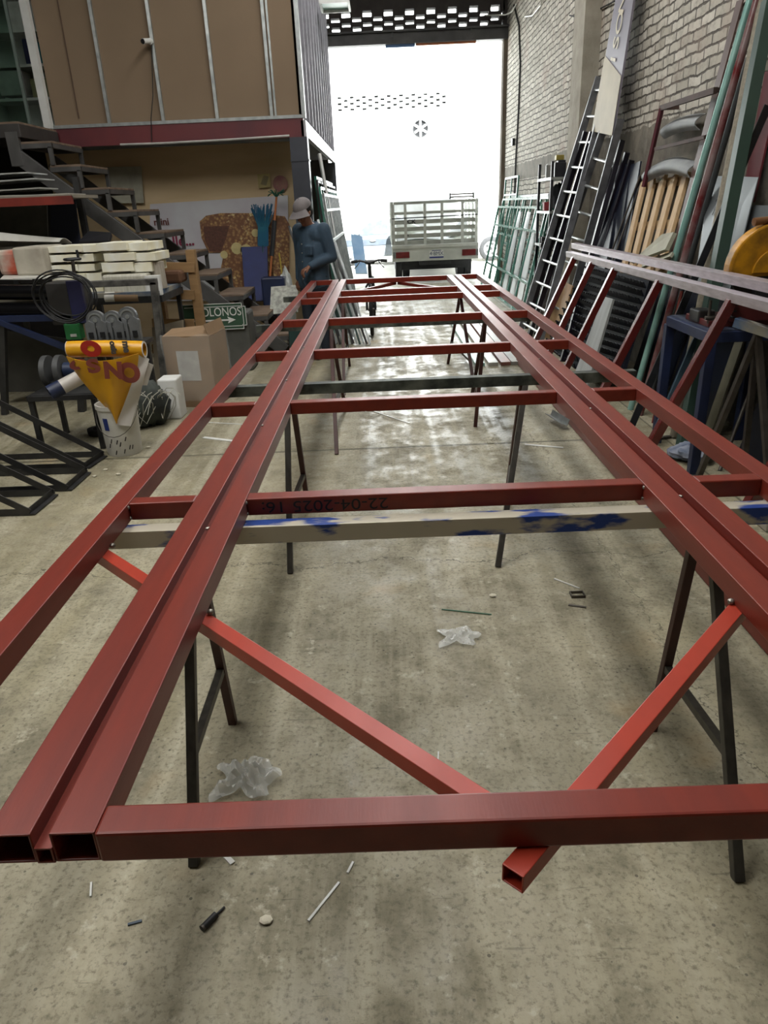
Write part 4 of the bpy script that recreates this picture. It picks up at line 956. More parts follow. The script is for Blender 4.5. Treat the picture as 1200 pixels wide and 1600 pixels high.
# angle bracket frame and curved sheets on the wall
t = thing('angle_bracket', 'rusty angle iron bracket frame standing out at the top of the plastered wall foot', 'bracket', atx(1075, 155, 2.45))
RUST = mat('rusty_angle', '4f3b34', .7, .2, c2='3a2a26', scale=9)
MB().bar(atx(1033, 169, 2.4), atx(1118, 141, 2.4), .03, .04).build('top_bar', RUST, t)
MB().bar(atx(1034, 169, 2.4), atx(1006, 292, 2.35), .03, .03).build('leg', mat('maroon_leg', '5a2730', .6), t)
MB().bar(atx(1024, 233, 2.38), atx(1102, 214, 2.38), .02, .025).build('lower_bar', RUST, t)
for x, y in ((1034, 169), (1116, 141)): MB().bar(atx(x, y, 2.4), atx(x, y, 2.4) + Vector((.14, 0, 0)), .03, .03).build('wall_tie', RUST, t)
def fender(x0, x1, y0, y1, bow, X, lab):
    def fn(u, v):
        p = atx(x0 + (x1 - x0) * u, y0 + (y1 - y0) * u - bow * math.sin(math.pi * u) + 24 * v, X); p.x = X - .06 * math.sin(math.pi * v) - .05 * v; return p
    tag(MB().grid(fn, 14, 6, .006).build('curved_sheet', mat('dull_galvanised', '8f9290', .6, .4, c2='74777a', scale=6), smooth=50), lab, 'sheet')
fender(1048, 1104, 192, 178, 4, 2.51, 'upper curved grey metal sheet on the wall inside the bracket frame')
fender(1018, 1092, 262, 255, 12, 2.45, 'lower curved grey metal sheet on the wall above the pallet')
tag(MB().bar(atx(1028, 283, 2.45), atx(1028, 262, 2.5), .03, .03).bar(atx(1028, 283, 2.45), atx(1043, 273, 2.5), .015, .01).build('white_angle', WHITEP), 'small white angle piece standing above the pallet', 'angle piece')
# long lettered board
S = [atx(928, 205, 2.36), atx(960, 212, 2.36), atx(996, -20, 2.44), atx(968, -20, 2.44)]
d0, d1 = (S[3] - S[0]), (S[2] - S[1])
t = thing('lettered_board', 'tall lilac and cream board with big letters leaning on the brick wall behind the ladders', 'sign board', S[0].lerp(S[1], .5))
MB().slab(S[0], S[1], S[2] + d1 * .25, S[3] + d0 * .25, .02).build('board', mat('lilac_board', '7d7983', .5, c2='726e78', scale=2), t)
q = [S[0].lerp(S[3], .0), S[1].lerp(S[2], .0), S[1].lerp(S[2], .42), S[0].lerp(S[3], .55)]
nn = (S[1] - S[0]).cross(S[3] - S[0]).normalized(); off = nn * .024
MB().slab(*[p + off for p in q], .002).build('cream_print', mat('cream_print', 'b4ab92', .6, c2='a49b88', scale=4), t)
along = (S[3] - S[0]).normalized(); across = (S[0] - S[1]).normalized(); across = (across - along * across.dot(along)).normalized()
for ch, py, px in (('I', 88, 966), ('S', 62, 970), ('O', 32, 973), ('N', 2, 977)):
    c0 = S[0].lerp(S[3], (205 - py) / 225.0); c1 = S[1].lerp(S[2], (212 - py) / 232.0)
    text('lettering', ch, .25, c0.lerp(c1, .5) + nn * .027, along, across, mat('cream_letter', 'c9bfa6', .5), t, bold=.002)
# ladders
def ladder(label, b0, b1, t0, t1, Xt, n=11):
    f0, f1 = atz(*b0), atz(*b1); a0, a1 = atx(*t0, Xt), atx(*t1, Xt)
    t = thing('extension_ladder', label, 'ladder', (f0 + f1) / 2, 'aluminium ladders leaning on the wall')
    for p, q in ((f0, a0), (f1, a1)): MB().bar(p, q, .03, .075, up=(-1, 0, 0)).build('rail', mat('weathered_aluminium', '85878a', .45, .5, c2='5f6164', scale=9), t, bevel=.003)
    for k in range(n):
        u = (k + .5) / n
        MB().cyl(f0.lerp(a0, u), f1.lerp(a1, u), .016, n=10).build('rung', ALU, t, smooth=40)
    for p in (f0, f1): MB().box(p + Vector((0, 0, .012)), (.06, .05, .024)).build('rubber_foot', RUBBER, t)
ladder('aluminium ladder leaning highest on the brick wall, left of the lettered board', (812, 520), (842, 540), (936, 120), (955, 118), 2.49)
ladder('shorter aluminium ladder leaning in front of the lettered board', (838, 522), (874, 540), (950, 180), (970, 186), 2.40, 9)
# dark profiles and panels
DPUR = mat('dark_profile', '1f1c26', .35, .2, c2='15141b', scale=6)
DNAV = mat('dark_navy_sheet', '141a2a', .4, c2='0f1420', scale=4)
prof = [((915, 205), (850, 420), 'dark bar left of the ladders, leftmost of the dark bars'), ((925, 206), (866, 400), 'dark bar crossing behind the first ladder'), ((918, 268), (860, 430), 'dark bar with bright edge in front of the first ladder'),
        ((972, 220), (945, 320), 'dark bar right of the second ladder'), ((980, 238), (930, 400), 'dark bar second right of the second ladder'), ((987, 250), (940, 400), 'dark bar third right of the second ladder')]
for i, (a, b, lb) in enumerate(prof): lean('steel_profile', lb, 'steel bar', a, b, 2.36 if i < 3 else 2.47, 2.05 if i < 3 else 2.3, DPUR, wh=(.05, .05), group='dark steel profiles by the ladders')
for i, (x, lb) in enumerate(((958, 'dark navy panel leaning nearest the ladders'), (972, 'dark navy panel second from the ladders'), (986, 'dark navy panel nearest the pallet'))):
    a, b = atx(x - 30, 405, 2.28 + .03 * i), atx(x - 8, 408, 2.28 + .03 * i); c_, d_ = atx(x + 17, 258 - 3 * i, 2.48), atx(x + 1, 258, 2.48)
    k = .9
    MBs = MB().slab(a + (a - d_) * k, b + (b - c_) * k, c_, d_, .015)
    tag(MBs.build('navy_board', DNAV), lb, 'panel', 'dark navy panels leaning by the pallet')
for i, (a, b, lb) in enumerate((((1000, 275), (955, 395), 'thin grey rod leaning left of the pallet'), ((1002, 285), (962, 395), 'thin grey rod closest to the pallet'))):
    lean('steel_rod', lb, 'rod', a, b, 2.45, 2.28, STEEL, r=.009)
# black louvred plastic panels
LOUV = mat('black_plastic', '10121a', .65, c2='181b24', scale=30, spec=.15)
def louvre(label, TLp, TRp, BRp, BLp, Xt, Xb, rows=13):
    TL, TR, BR1, BL1 = atx(*TLp, Xt), atx(*TRp, Xt), atx(*BRp, Xb), atx(*BLp, Xb)
    t = thing('louvre_board', label, 'panel', BL1.lerp(BR1, .5), 'black louvred plastic panels')
    MB().slab(BL1, BR1, TR, TL, .03).build('back', LOUV, t)
    nn = (BR1 - BL1).cross(TL - BL1).normalized(); mb = MB(); teeth = mb
    for k in range(rows):
        u0, u1 = (k + .1) / rows, (k + .75) / rows
        a, b, c_, d_ = BL1.lerp(TL, u0), BR1.lerp(TR, u0), BR1.lerp(TR, u1), BL1.lerp(TL, u1)
        mb.slab(a + nn * .035, b + nn * .035, c_ + nn * .07, d_ + nn * .07, .01)
        for j in range(12):
            e0 = d_.lerp(c_, (j + .5) / 12) + nn * .086
            teeth.bar(e0, e0 - (TL - BL1).normalized() * .02, .010, .006)
    mb.build('louvres', LOUV, t)
louvre('left one of the black louvred panels behind the red rung frame', (927, 415), (960, 424), (905, 578), (855, 545), 2.17, 1.94)
louvre('right one of the black louvred panels behind the red rung frame', (963, 424), (1020, 440), (972, 600), (912, 580), 2.17, 1.94)
tag(MB().slab(atx(818, 545, 1.98), atx(868, 545, 1.98), atx(897, 447, 2.12), atx(876, 437, 2.12), .02).build('wood_board', mat('plain_board', 'ab8a63', .6, c2='94744f', scale=3, stretch=(1, 4, .6)), bevel=.002), 'plain brown wooden board standing behind the first rung of the red frame', 'board')
tag(MB().slab(atx(893, 605, 1.74), atx(918, 612, 1.74), atx(961, 468, 1.94), atx(946, 464, 1.94), .02).build('grey_plank', mat('weathered_plank', 'a9adab', .6, c2='8d918e', scale=3, stretch=(1, 4, .6)), bevel=.002), 'pale weathered plank leaning on the louvred panels between two red rungs', 'plank')
for i, (a, b, lb) in enumerate((((1030, 500), (985, 640), 'thin bright rod leaning under the rung frame'), ((1052, 450), (1005, 640), 'dark green bar leaning under the rung frame'), ((1065, 455), (1025, 640), 'dark red bar leaning under the rung frame'))):
    lean('steel_rod', lb, 'rod', a, b, 2.2, 2.02, (STEEL, GREEN, RED)[i], r=.012)
# metal shelf with tools near the pilaster
_before = set(bpy.data.objects)
t = thing('tool_rack', 'narrow steel tool rack by the pilaster with two shelves', 'rack', (2.35, 10.3, 0))
for x in (2.18, 2.5):
    for y in (9.95, 10.75): MB().bar((x, y, 0), (x, y, 2.02), .035, .035, up=(1, 0, 0)).build('upright', BLACKP, t)
for z in (.5, 1.0, 1.42, 1.82): MB().box((2.34, 10.35, z), (.36, .84, .03)).build('shelf', GALV, t)
a = Vector((2.3, 10.5, 1.835))
tag(MB().lathe([(0, 0), (.09, 0), (.09, .16), (.07, .18), (0, .18)], a, 20).build('paint_tin', mat('dull_tin', '8b8a84', .4, .4), smooth=40), 'dull grey tin on the top shelf of the tool rack', 'tin')
tag(MB().box((2.32, 10.1, 1.92), (.2, .22, .17)).box((2.32, 10.1, 2.02), (.1, .1, .03)).build('tool_case', mat('black_tool_case', '24252a', .4), bevel=.01), 'black tool case on the top shelf of the tool rack', 'case')
tag(MB().box((2.3, 10.12, 2.065), (.1, .1, .06)).build('yellow_box', mat('yellow_box', '9a8b3f', .5), bevel=.006), 'small yellow box on the black tool case', 'box')
tag(MB().box((2.25, 10.55, 1.49), (.08, .12, .11)).build('red_box', mat('red_box', '8e2f35', .5), bevel=.006), 'small red box on the second shelf of the tool rack', 'box')
tag(MB().box((2.25, 10.69, 1.475), (.08, .09, .08)).build('green_box', mat('green_box', '3c7a58', .5), bevel=.006), 'small green box beside the red one on the tool rack', 'box')
blob_bag('tool_bag', (2.36, 10.3, 1.6), (.12, .22, .16), mat('black_bag', '1c1d22', .7), 'black bag stuffed on the second shelf of the tool rack', 'bag', 9, .2)
blob_bag('rag_heap', (2.36, 10.3, 1.15), (.12, .26, .13), mat('dark_rags', '3a3f42', .8, c2='6b7072', scale=8), 'heap of dark tools and rags on the third shelf of the tool rack', 'heap', 10, .3)
t = thing('bench_vise', 'black vise standing out from the tool rack beside the green frames', 'vise', (2.12, 10.0, .98))
MB().box((2.12, 10.0, 1.02), (.1, .14, .05)).build('base', BLACKP, t, bevel=.006); MB().box((2.12, 9.94, 1.08), (.09, .05, .09)).box((2.12, 10.05, 1.08), (.09, .05, .09)).build('jaws', BLACKP, t, bevel=.006)
MB().cyl((2.12, 9.85, 1.07), (2.12, 10.1, 1.07), .013).cyl((2.06, 9.86, 1.07), (2.18, 9.86, 1.07), .006).build('screw', STEEL, t, smooth=40)
MB().box((2.14, 10.0, .985), (.12, .14, .03)).bar((2.14, 10.0, 0), (2.14, 10.0, .97), .04, .04, up=(1, 0, 0)).build('pedestal', BLACKP, t)
for o in set(bpy.data.objects) - _before:
    if o.parent is None: o.location += Vector((.03, .15, 0))
# green frames leaning on the right wall by the doorway
GWHITE = mat('green_white_enamel', '5f9384', .22, c2='4c7d70', scale=5, spec=.7)
def green_frame(label, y0, y1, xb, xt, ht, bars, rails, group, mtr=GREEN, w=.035):
    t = thing('metal_grille', label, 'metal frame', ((xb + xt) / 2, (y0 + y1) / 2, 0), group)
    def P(y, v): return Vector((xb + (xt - xb) * v, y, ht * v + .018))
    for y in (y0, y1): MB().bar(P(y, 0), P(y, 1), w, w, up=(0, 1, 0)).build('side_bar', mtr, t)
    for v in [0, 1] + rails: MB().bar(P(y0, v), P(y1, v), w, w, up=(-1, 0, 0)).build('cross_bar', mtr, t)
    for k in range(1, bars): MB().bar(P(y0 + (y1 - y0) * k / bars, 0), P(y0 + (y1 - y0) * k / bars, 1), w * .75, w * .75, up=(0, 1, 0)).build('upright_bar', mtr, t)
G2 = 'green metal frames leaning on the right wall'
green_frame('tallest narrow green frame, nearest the doorway against the right wall', 14.0, 15.4, 2.36, 2.47, 1.95, 2, [.85], G2, GREEN, .03)
green_frame('green frame with many uprights, nearest the wall by the tool rack', 11.1, 15.0, 2.26, 2.49, 1.62, 7, [.5], G2, GREEN)
green_frame('green frame with two cross bars, in the middle of the stack by the tool rack', 11.0, 15.3, 2.15, 2.42, 1.58, 6, [.35, .62], G2, GWHITE)
green_frame('front green frame of the stack, nearest the aisle by the tool rack', 10.9, 15.4, 2.02, 2.34, 1.45, 6, [.3, .78], G2, GWHITE)
for i, (y, lb) in enumerate(((11.5, 'pale board between the green frames, nearest the tool rack'), (12.2, 'second pale board between the green frames'), (13.0, 'pale board between the green frames, nearest the doorway'))):
    tag(MB().slab((2.12, y + .4, .01), (2.12, y, .01), (2.37, y, 1.4), (2.37, y + .4, 1.4), .01).build('glass_sheet', mat('pale_grey_sheet', 'b7bcbc', .3, c2='9da3a4', scale=2)), lb, 'sheet', 'pale sheets between the green frames')
# cables on the wall
tag(MB().tube([atx(803, 8, 2.53), atx(811, 40, 2.53), atx(813, 100, 2.53), atx(810, 180, 2.53), atx(806, 250, 2.53), atx(804, 305, 2.53)], .016, 6).build('black_cable', RUBBER), 'black cable running down the brick wall beside the doorway', 'cable')
tag(MB().box(atx(802, 222, 2.53), (.06, .14, .12)).build('junction_box', BLACKP), 'small black junction box on the wall by the doorway', 'box')
tag(MB().tube([aty(757, 24, 16.1), atx(790, 23, 2.42), atx(800, 18, 2.48), atx(807, 6, 2.52)], .012, 6).build('white_cable', PLASTIC), 'white cable stretched from the lintel to the brick wall', 'cable')
tag(MB().tube([atx(820, 26, 2.52), atx(832, 24, 2.52), atx(845, 8, 2.52), atx(848, -10, 2.52)], .012, 6).build('white_cable', PLASTIC), 'loop of white cable on the far brick wall left of the pilaster', 'cable')
tag(MB().tube([atx(890, 24, 2.44), atx(905, 28, 2.44), atx(925, 20, 2.53), atx(960, 2, 2.53)], .008, 6).build('thin_cable', RUBBER), 'thin dark cable hung across the top of the pilaster', 'cable')

# blue saw bench with the yellow chop saw
BX0, BX1, BY0, BY1, BZ = 1.86, 2.42, 4.15, 4.78, .86
t = thing('saw_bench', 'navy painted steel bench carrying the yellow saw', 'bench', ((BX0 + BX1) / 2, 4.4, 0))
mb = MB()
for y in (BY0, BY1): mb.bar((BX0, y, BZ - .03), (BX1, y, BZ - .03), .05, .06)
for x in (BX0, BX1): mb.bar((x, BY0, BZ - .03), (x, BY1, BZ - .03), .05, .06)
mb.build('top_frame', NAVY, t, bevel=.004)
MB().box(((BX0 + BX1) / 2, (BY0 + BY1) / 2, BZ), (BX1 - BX0, BY1 - BY0, .012)).build('top_plate', mat('navy_grey_top', '3a4254', .5, c2='2a3040', scale=5), t)
for x in (BX0, BX1):
    for y in (BY0, BY1): MB().bar((x, y, 0), (x, y, BZ - .05), .055, .055, up=(1, 0, 0)).build('leg', NAVY, t, bevel=.004)
YG = mat('worn_yellow_guard', 'c2880f', .4, c2='6b4a10', scale=9, amt=.35)
t = thing('chop_saw', 'metal cutting chop saw with worn yellow guard on the navy bench', 'saw', (2.1, 4.4, BZ))
gc = aty(1202, 418, 4.25); R_ = .235
arc = [(R_ * math.cos(a), R_ * math.sin(a)) for a in [math.pi * (1.06 - k * 1.12 / 24) for k in range(25)]]
MB().prism(arc, gc + Vector((0, .06, 0)), (1, 0, 0), (0, 0, 1), .09).build('guard', YG, t, bevel=.012)
arc2 = [(.13 * math.cos(a) + .02, .13 * math.sin(a) - .005) for a in [math.pi * (1.0 - k / 20) for k in range(21)]]
MB().prism(arc2, gc + Vector((0, -.028, -.02)), (1, 0, 0), (0, 0, 1), .015).build('inner_guard', YG, t, bevel=.004)
MB().cyl(gc + Vector((0, .035, -.02)), gc + Vector((0, .03, -.02)), .19, n=40).build('disc', mat('abrasive_disc', '26221f', .8), t)
MB().box(gc + Vector((-.0, .02, -.13)), (.13, .06, .22)).build('arm', BLACKP, t, bevel=.008)
MB().cyl(gc + Vector((.0, .09, -.02)), gc + Vector((.0, .25, -.02)), .075, n=20).build('motor', BLACKP, t, smooth=40)
h0 = aty(1178, 347, 4.25); MB().cyl(h0, h0 + Vector((.12, .01, .01)), .022, .018).build('handle', mat('worn_handle', '7a5230', .5), t, smooth=50)
MB().bar(h0 + Vector((.08, .01, -.01)), gc + Vector((0, .06, .15)), .03, .02).build('handle_arm', BLACKP, t)
MB().box((2.08, 4.42, BZ + .025), (.4, .34, .036)).build('base_plate', mat('dark_red_base', '5b1f1e', .5), t, bevel=.004)
MB().box((2.10, 4.24, BZ + .10), (.22, .06, .12)).build('fence', mat('dark_red_base', '5b1f1e', .5), t, bevel=.004)
MB().bar(gc + Vector((.03, .05, -.16)), Vector((2.13, 4.42, BZ + .04)), .09, .07, up=(0, 1, 0)).build('pivot', BLACKP, t)
mb = MB()
for dz in (.07, .105, .14): mb.box((1.985, 4.22, BZ + dz), (.02, .1, .008))
mb.build('vise_jaw', BLACKP, t)
MB().cyl((1.86, 4.26, BZ + .06), (2.0, 4.26, BZ + .06), .012).cyl((1.88, 4.26, BZ + .03), (1.88, 4.26, BZ + .16), .008).build('vise_screw', STEEL, t, smooth=40)
MB().box((1.92, 4.45, BZ + .05), (.1, .14, .07)).build('vise_block', DARK, t, bevel=.008)
# clutter right of the bench
lean('grey_pole', 'bent grey pole leaning in the dark beyond the long frame at the right edge', 'pole', (1192, 560), (1142, 690), 2.35, 2.12, STEEL, r=.012)
tag(MB().slab((2.26, 4.94, .0), (2.26, 4.83, .0), (2.42, 4.83, .8), (2.42, 4.94, .8), .01).build('cream_board', mat('cream_panel', '8c8a76', .7)), 'cream panel standing behind the navy saw bench', 'panel')
for i, (x, lb) in enumerate(((2.5, 'black board leaning at the far right edge, nearest the camera'), (2.9, 'black board leaning at the right edge, second from the camera'), (3.3, 'black board leaning at the right edge beyond the trestle'), (3.7, 'black board leaning on the wall just before the saw bench'), (4.1, 'black board leaning on the wall behind the saw'), (4.95, 'black board leaning on the wall just past the saw bench'), (5.4, 'black board leaning on the wall under the tall bars'), (5.85, 'black board leaning on the wall behind the pale green pipe'), (6.3, 'black board leaning on the wall below the pallet'))):
    tag(MB().slab((2.3, x + .38, 0), (2.3, x, 0), (2.52, x, .95), (2.52, x + .38, .95), .015).build('black_board', DNAV), lb, 'board', 'black boards leaning along the wall by the saw bench')
t = thing('trestle', 'short trestle with blue and bare wood bar right of the saw bench', 'trestle', (2.3, 3.75, 0))
MB().bar(aty(1150, 503, 3.95), aty(1235, 530, 3.7), .05, .05).build('top_bar', mat('blue_splashed_bar', '8d8a7e', .5, c2='1f5b8f', scale=6, amt=.3), t, bevel=.003)
a = aty(1185, 515, 3.85)
for dx, dy in ((-.12, .2), (.12, -.2), (.15, .2)): MB().bar(a + Vector((0, 0, -.02)), (a.x + dx, a.y + dy, 0), .03, .03, up=(1, 0, 0)).build('leg', STEEL, t)
tag(MB().box((1.98, 3.35, .1), (.2, .15, .2)).build('concrete_block', PIL, bevel=.01), 'grey concrete block on the floor beyond the right frame beam', 'block')
tag(MB().bar((1.72, 3.0, .03), (2.4, 3.25, .03), .06, .055).build('red_offcut', RED, bevel=.003), 'short red tube offcut on the floor beside the concrete block', 'steel tube')
mb = MB().tube([(1.68 + .10 * math.cos(a), 3.55 + .22 * math.sin(a), .012 + .01 * math.sin(3 * a)) for a in [k * .35 for k in range(16)]], .011, 6)
tag(mb.build('floor_hose', mat('pale_hose', 'a7a395', .5), smooth=60), 'pale curved hose on the floor by the foot of the rung frame', 'hose')
blob_bag('blue_rag', (1.95, 4.4, .05), (.14, .12, .05), mat('blue_white_rag', '3d4a62', .8, c2='8b909a', scale=14, amt=.5), 'blue and white rag on the floor under the saw bench', 'rag', 12, .3)
for i, (p, q, lb) in enumerate((((1.62, 4.3, .012), (1.84, 4.05, .012), 'thin steel strip on the floor beside the bench leg'), ((1.6, 4.75, .012), (2.1, 4.9, .012), 'long thin steel strip on the floor under the bench'))):
    tag(MB().bar(p, q, .03, .012).build('steel_strip', STEEL), lb, 'steel strip')
# long flat bars on the floor beyond the middle sawhorses
for i, (x, c, lb) in enumerate(((.98, '86b3a4', 'pale green flat bar on the floor under the far end of the frame'), (1.12, 'b3b1a8', 'pale grey flat bar beside the green one on the floor'), (1.25, '97655a', 'reddish flat bar on the floor beside the pale grey one'), (1.36, '8f8d86', 'grey flat bar on the floor, right one of the long flat bars'))):
    tag(MB().box((x, 9.2, .02), (.10, 3.4, .036)).build('flat_bar', mat('flat_%d' % i, c, .4)), lb, 'steel bar', 'long flat bars on the floor')

# ------------------------------------------------------------------ green frames leaning under the upper room
G1 = 'metal frames leaning beside the grey column'
for i, (xb, xt, ht, y0, y1, bars, rails, lb) in enumerate((
        (-.70, -.80, 1.93, 9.95, 13.2, 6, [.9], 'dark green frame closest to the grey column in the left stack'),
        (-.63, -.77, 1.88, 9.75, 13.4, 7, [.93], 'second frame from the grey column in the left stack'),
        (-.57, -.73, 1.80, 9.6, 13.0, 8, [], 'third frame from the grey column in the left stack'),
        (-.50, -.68, 1.72, 9.45, 12.6, 9, [.9], 'fourth frame from the grey column in the left stack'),
        (-.42, -.60, 1.2, 9.2, 12.2, 9, [], 'front low frame of the left stack, nearest the long red frame'))):
    green_frame(lb, y0, y1, xb, xt, ht, bars, rails, G1, (GREEN, DARK, GWHITE, GALV, GALV)[i], .03)
a, b = aty(499, 240, 10.5), aty(531, 420, 10.2); d = b - a; b = a + d * (a.z / -d.z)
tag(MB().bar(b, a, .036, .036).build('white_bar', WHITEP, bevel=.002), 'tall white bar leaning on the side of the upper room', 'steel bar')
tag(MB().slab(aty(556, 428, 10.6), aty(574, 428, 10.6), aty(566, 370, 10.8), aty(548, 366, 10.8), .02).build('blue_tarp', mat('blue_tarp', '79a9d6', .5, c2='a9c8e2', scale=5)), 'blue plastic sheet hanging on the end of the left frame stack', 'sheet')
ORD = ('first', 'second', 'third', 'fourth', 'fifth', 'sixth', 'seventh', 'eighth', 'ninth', 'tenth', 'eleventh', 'twelfth', 'thirteenth', 'fourteenth')
PALES = mat('pale_profile', 'c3c8c8', .4, .3); DKG = mat('dark_green_profile', '27443d', .4)
for i in range(14):
    x = -.19 - .042 * i; y = 8.98 + .035 * (i % 3) + .012 * i; k = i % 4
    mt_, nm = ((PALES, 'pale'), (DARK, 'dark'), (PALES, 'pale'), (DKG, 'dark green'))[k]
    tag(MB().bar((x, y, .016), (x - .40 - .02 * (i % 3), y + .55, 1.22 + .06 * (i % 5)), .026, .026, up=(0, 1, 0)).build('steel_profile', mt_, bevel=.002),
        '%s steel profile leaning by the grey column, %s from the aisle' % (nm, ORD[i]), 'steel bar', 'loose profiles leaning by the grey column')
tag(MB().box((-.95, 8.62, .19), (.34, .3, .38)).build('green_crate', mat('dark_green_crate', '1f3d3a', .6), bevel=.01), 'dark green crate on the floor under the left side of the frame', 'crate')

# ------------------------------------------------------------------ bicycle
t = thing('bicycle', 'dark bicycle parked facing the frame, handlebars showing above it', 'bicycle', (-.17, 10.1, 0))
bx, by = -.17, 9.75
mb = MB(); mb.tube([(bx - .23, by, .93), (bx - .12, by - .02, .95), (bx, by, .92), (bx + .12, by - .02, .95), (bx + .23, by, .94)], .013, 8); mb.build('handlebar', BLACKP, t, smooth=50)
for s in (-1, 1):
    MB().cyl((bx + s * .23, by, .935), (bx + s * .15, by - .01, .945), .019).build('grip', RUBBER, t, smooth=50)
    MB().tube([(bx + s * .12, by - .02, .94), (bx + s * .15, by - .07, .90), (bx + s * .19, by - .08, .86)], .006, 5).build('brake_lever', BLACKP, t)
MB().cyl((bx, by, .93), (bx, by + .04, .70), .02).build('stem', BLACKP, t, smooth=50)
for s in (-1, 1): MB().tube([(bx, by + .04, .70), (bx + s * .055, by + .03, .62), (bx + s * .055, by - .01, .33)], .016, 8).build('fork_leg', BLACKP, t, smooth=50)
def wheel(c):
    w = MB().tube([(c[0], c[1] + .31 * math.cos(a), c[2] + .31 * math.sin(a)) for a in [k * math.pi / 18 for k in range(36)]], .024, 8, True).build('wheel', RUBBER, t, smooth=50)
    mb = MB()
    for k in range(14): mb.cyl(c, (c[0], c[1] + .3 * math.cos(k * .449), c[2] + .3 * math.sin(k * .449)), .0015, n=4)
    mb.cyl((c[0] - .04, c[1], c[2]), (c[0] + .04, c[1], c[2]), .02).build('spokes', STEEL, w)
wheel((bx, by - .01, .335)); wheel((bx + .02, by + 1.02, .335))
mb = MB(); mb.tube([(bx, by + .05, .78), (bx, by + .5, .82)], .017); mb.tube([(bx, by + .06, .68), (bx, by + .55, .32)], .019); mb.tube([(bx, by + .55, .32), (bx, by + .5, .85)], .017)
for s in (-1, 1): mb.tube([(bx, by + .5, .8), (bx + s * .05, by + 1.02, .335)], .01); mb.tube([(bx, by + .55, .32), (bx + s * .05, by + 1.02, .335)], .011)
mb.build('bicycle_frame', mat('dark_blue_bike', '1c2b45', .35), t, smooth=50)
MB().box((bx, by + .52, .9), (.14, .25, .05)).build('saddle', BLACKP, t, bevel=.02)

# ------------------------------------------------------------------ street: stake truck, car, van
TY = 16.7
TRW = mat('truck_grey', 'c4c6bd', .5, c2='acaea6', scale=4)
TRD = mat('truck_wood', 'adafa5', .7, c2='94968c', scale=5, stretch=(1, 6, 6))
t = thing('stake_truck', 'small grey stake bed truck parked outside the doorway, seen from behind', 'truck', (1.15, 18.5, 0))
TX0, TX1 = .25, 2.08; tz0, tz1 = .76, 1.63
MB().box(((TX0 + TX1) / 2, TY + 1.5, .68), (TX1 - TX0, 3.0, .12)).build('bed', TRW, t)
for x in [TX0 + .03, .53, .95, 1.32, 1.76, TX1 - .03]:
    MB().box((x, TY, (tz0 + tz1) / 2 - .02), (.06 if .3 < x < 2.0 else .035, .05, tz1 - tz0 - .04)).build('gate_post', TRW, t)
for k, z in enumerate((.80, .94, 1.08, 1.22, 1.40, 1.60)):
    MB().box(((TX0 + TX1) / 2, TY + .04, z + .01), (TX1 - TX0 - .06, .03, .085 if k < 4 else .055)).build('gate_slat', TRD, t)
MB().tube([(TX0 - .01, TY - .03, 1.31), (TX1 + .01, TY - .03, 1.33)], .012, 6).build('tie_bar', BLACKP, t)
for x in (TX0, TX1):
    for z in (.85, 1.03, 1.21, 1.40, 1.58): MB().box((x, TY + 1.5, z), (.03, 3.0, .09)).build('side_slat', TRD, t)
    for k in range(5): MB().box((x, TY + .05 + k * .72, 1.2), (.05, .06, .9)).build('side_post', TRW, t)
MB().box(((TX0 + TX1) / 2, TY - .01, .60), (TX1 - TX0 + .06, .08, .34)).build('tail_panel', TRW, t, bevel=.01)
MB().box(((TX0 + TX1) / 2, TY - .03, .73), (TX1 - TX0 + .06, .1, .06)).build('tail_ledge', TRW, t)
for s, x in ((-1, .45), (1, 1.90)):
    l_ = MB().box((x, TY - .06, .57), (.30, .05, .13)).build('tail_light', mat('tail_light_red', '6b2022', .25), t, bevel=.01)
    MB().box((x + s * .18, TY - .06, .57), (.05, .045, .13)).build('tail_light_end', mat('light_grey_lens', '777a78', .3), l_)
pl = MB().box((1.19, TY - .055, .56), (.31, .012, .16)).build('number_plate', WHITEP, t)
text('plate_lettering', '4·8MX', .11, (1.19, TY - .063, .57), (1, 0, 0), (0, 0, 1), mat('plate_ink', '3a4266', .5), pl)
MB().box((1.19, TY - .062, .495), (.31, .006, .03)).box((1.19, TY - .062, .635), (.2, .006, .012)).build('plate_band', mat('plate_blue', '2f3a7c', .5), pl)
text('lettering', 'CK', .10, (.66, TY - .03 + .05, 1.235), (1, 0, 0), (0, 0, 1), BLACKP, t, sx=1.3, bold=.004)
text('lettering', 'L A', .08, (.55, TY + .02, .955), (1, 0, 0), (0, 0, 1), BLACKP, t)
for s in (0, 1):
    x0 = TX0 + .05 + s * 1.42
    for k in (0, 1): MB().cyl((x0 + k * .17, TY + .95, .34), (x0 + k * .17 + .15, TY + .95, .34), .34, n=28, up=(0, 1, 0)).build('wheel', RUBBER, t, smooth=40)
    MB().cyl((x0 + .03, TY + 3.6, .34), (x0 + .2, TY + 3.6, .34), .34, n=28, up=(0, 1, 0)).build('wheel', RUBBER, t, smooth=40)
MB().box(((TX0 + TX1) / 2, TY + 1.6, .42), (.7, 3.2, .16)).build('chassis', BLACKP, t); MB().cyl((TX0 + .2, TY + .95, .34), (TX1 - .2, TY + .95, .34), .09).build('axle', BLACKP, t)
MB().box(((TX0 + TX1) / 2, TY + .3, .36), (1.5, .04, .26)).build('mud_flap', RUBBER, t)
MB().box(((TX0 + TX1) / 2, TY + 3.9, 1.1), (1.7, 1.3, 1.2)).build('cab', WHITEP, t, bevel=.1)
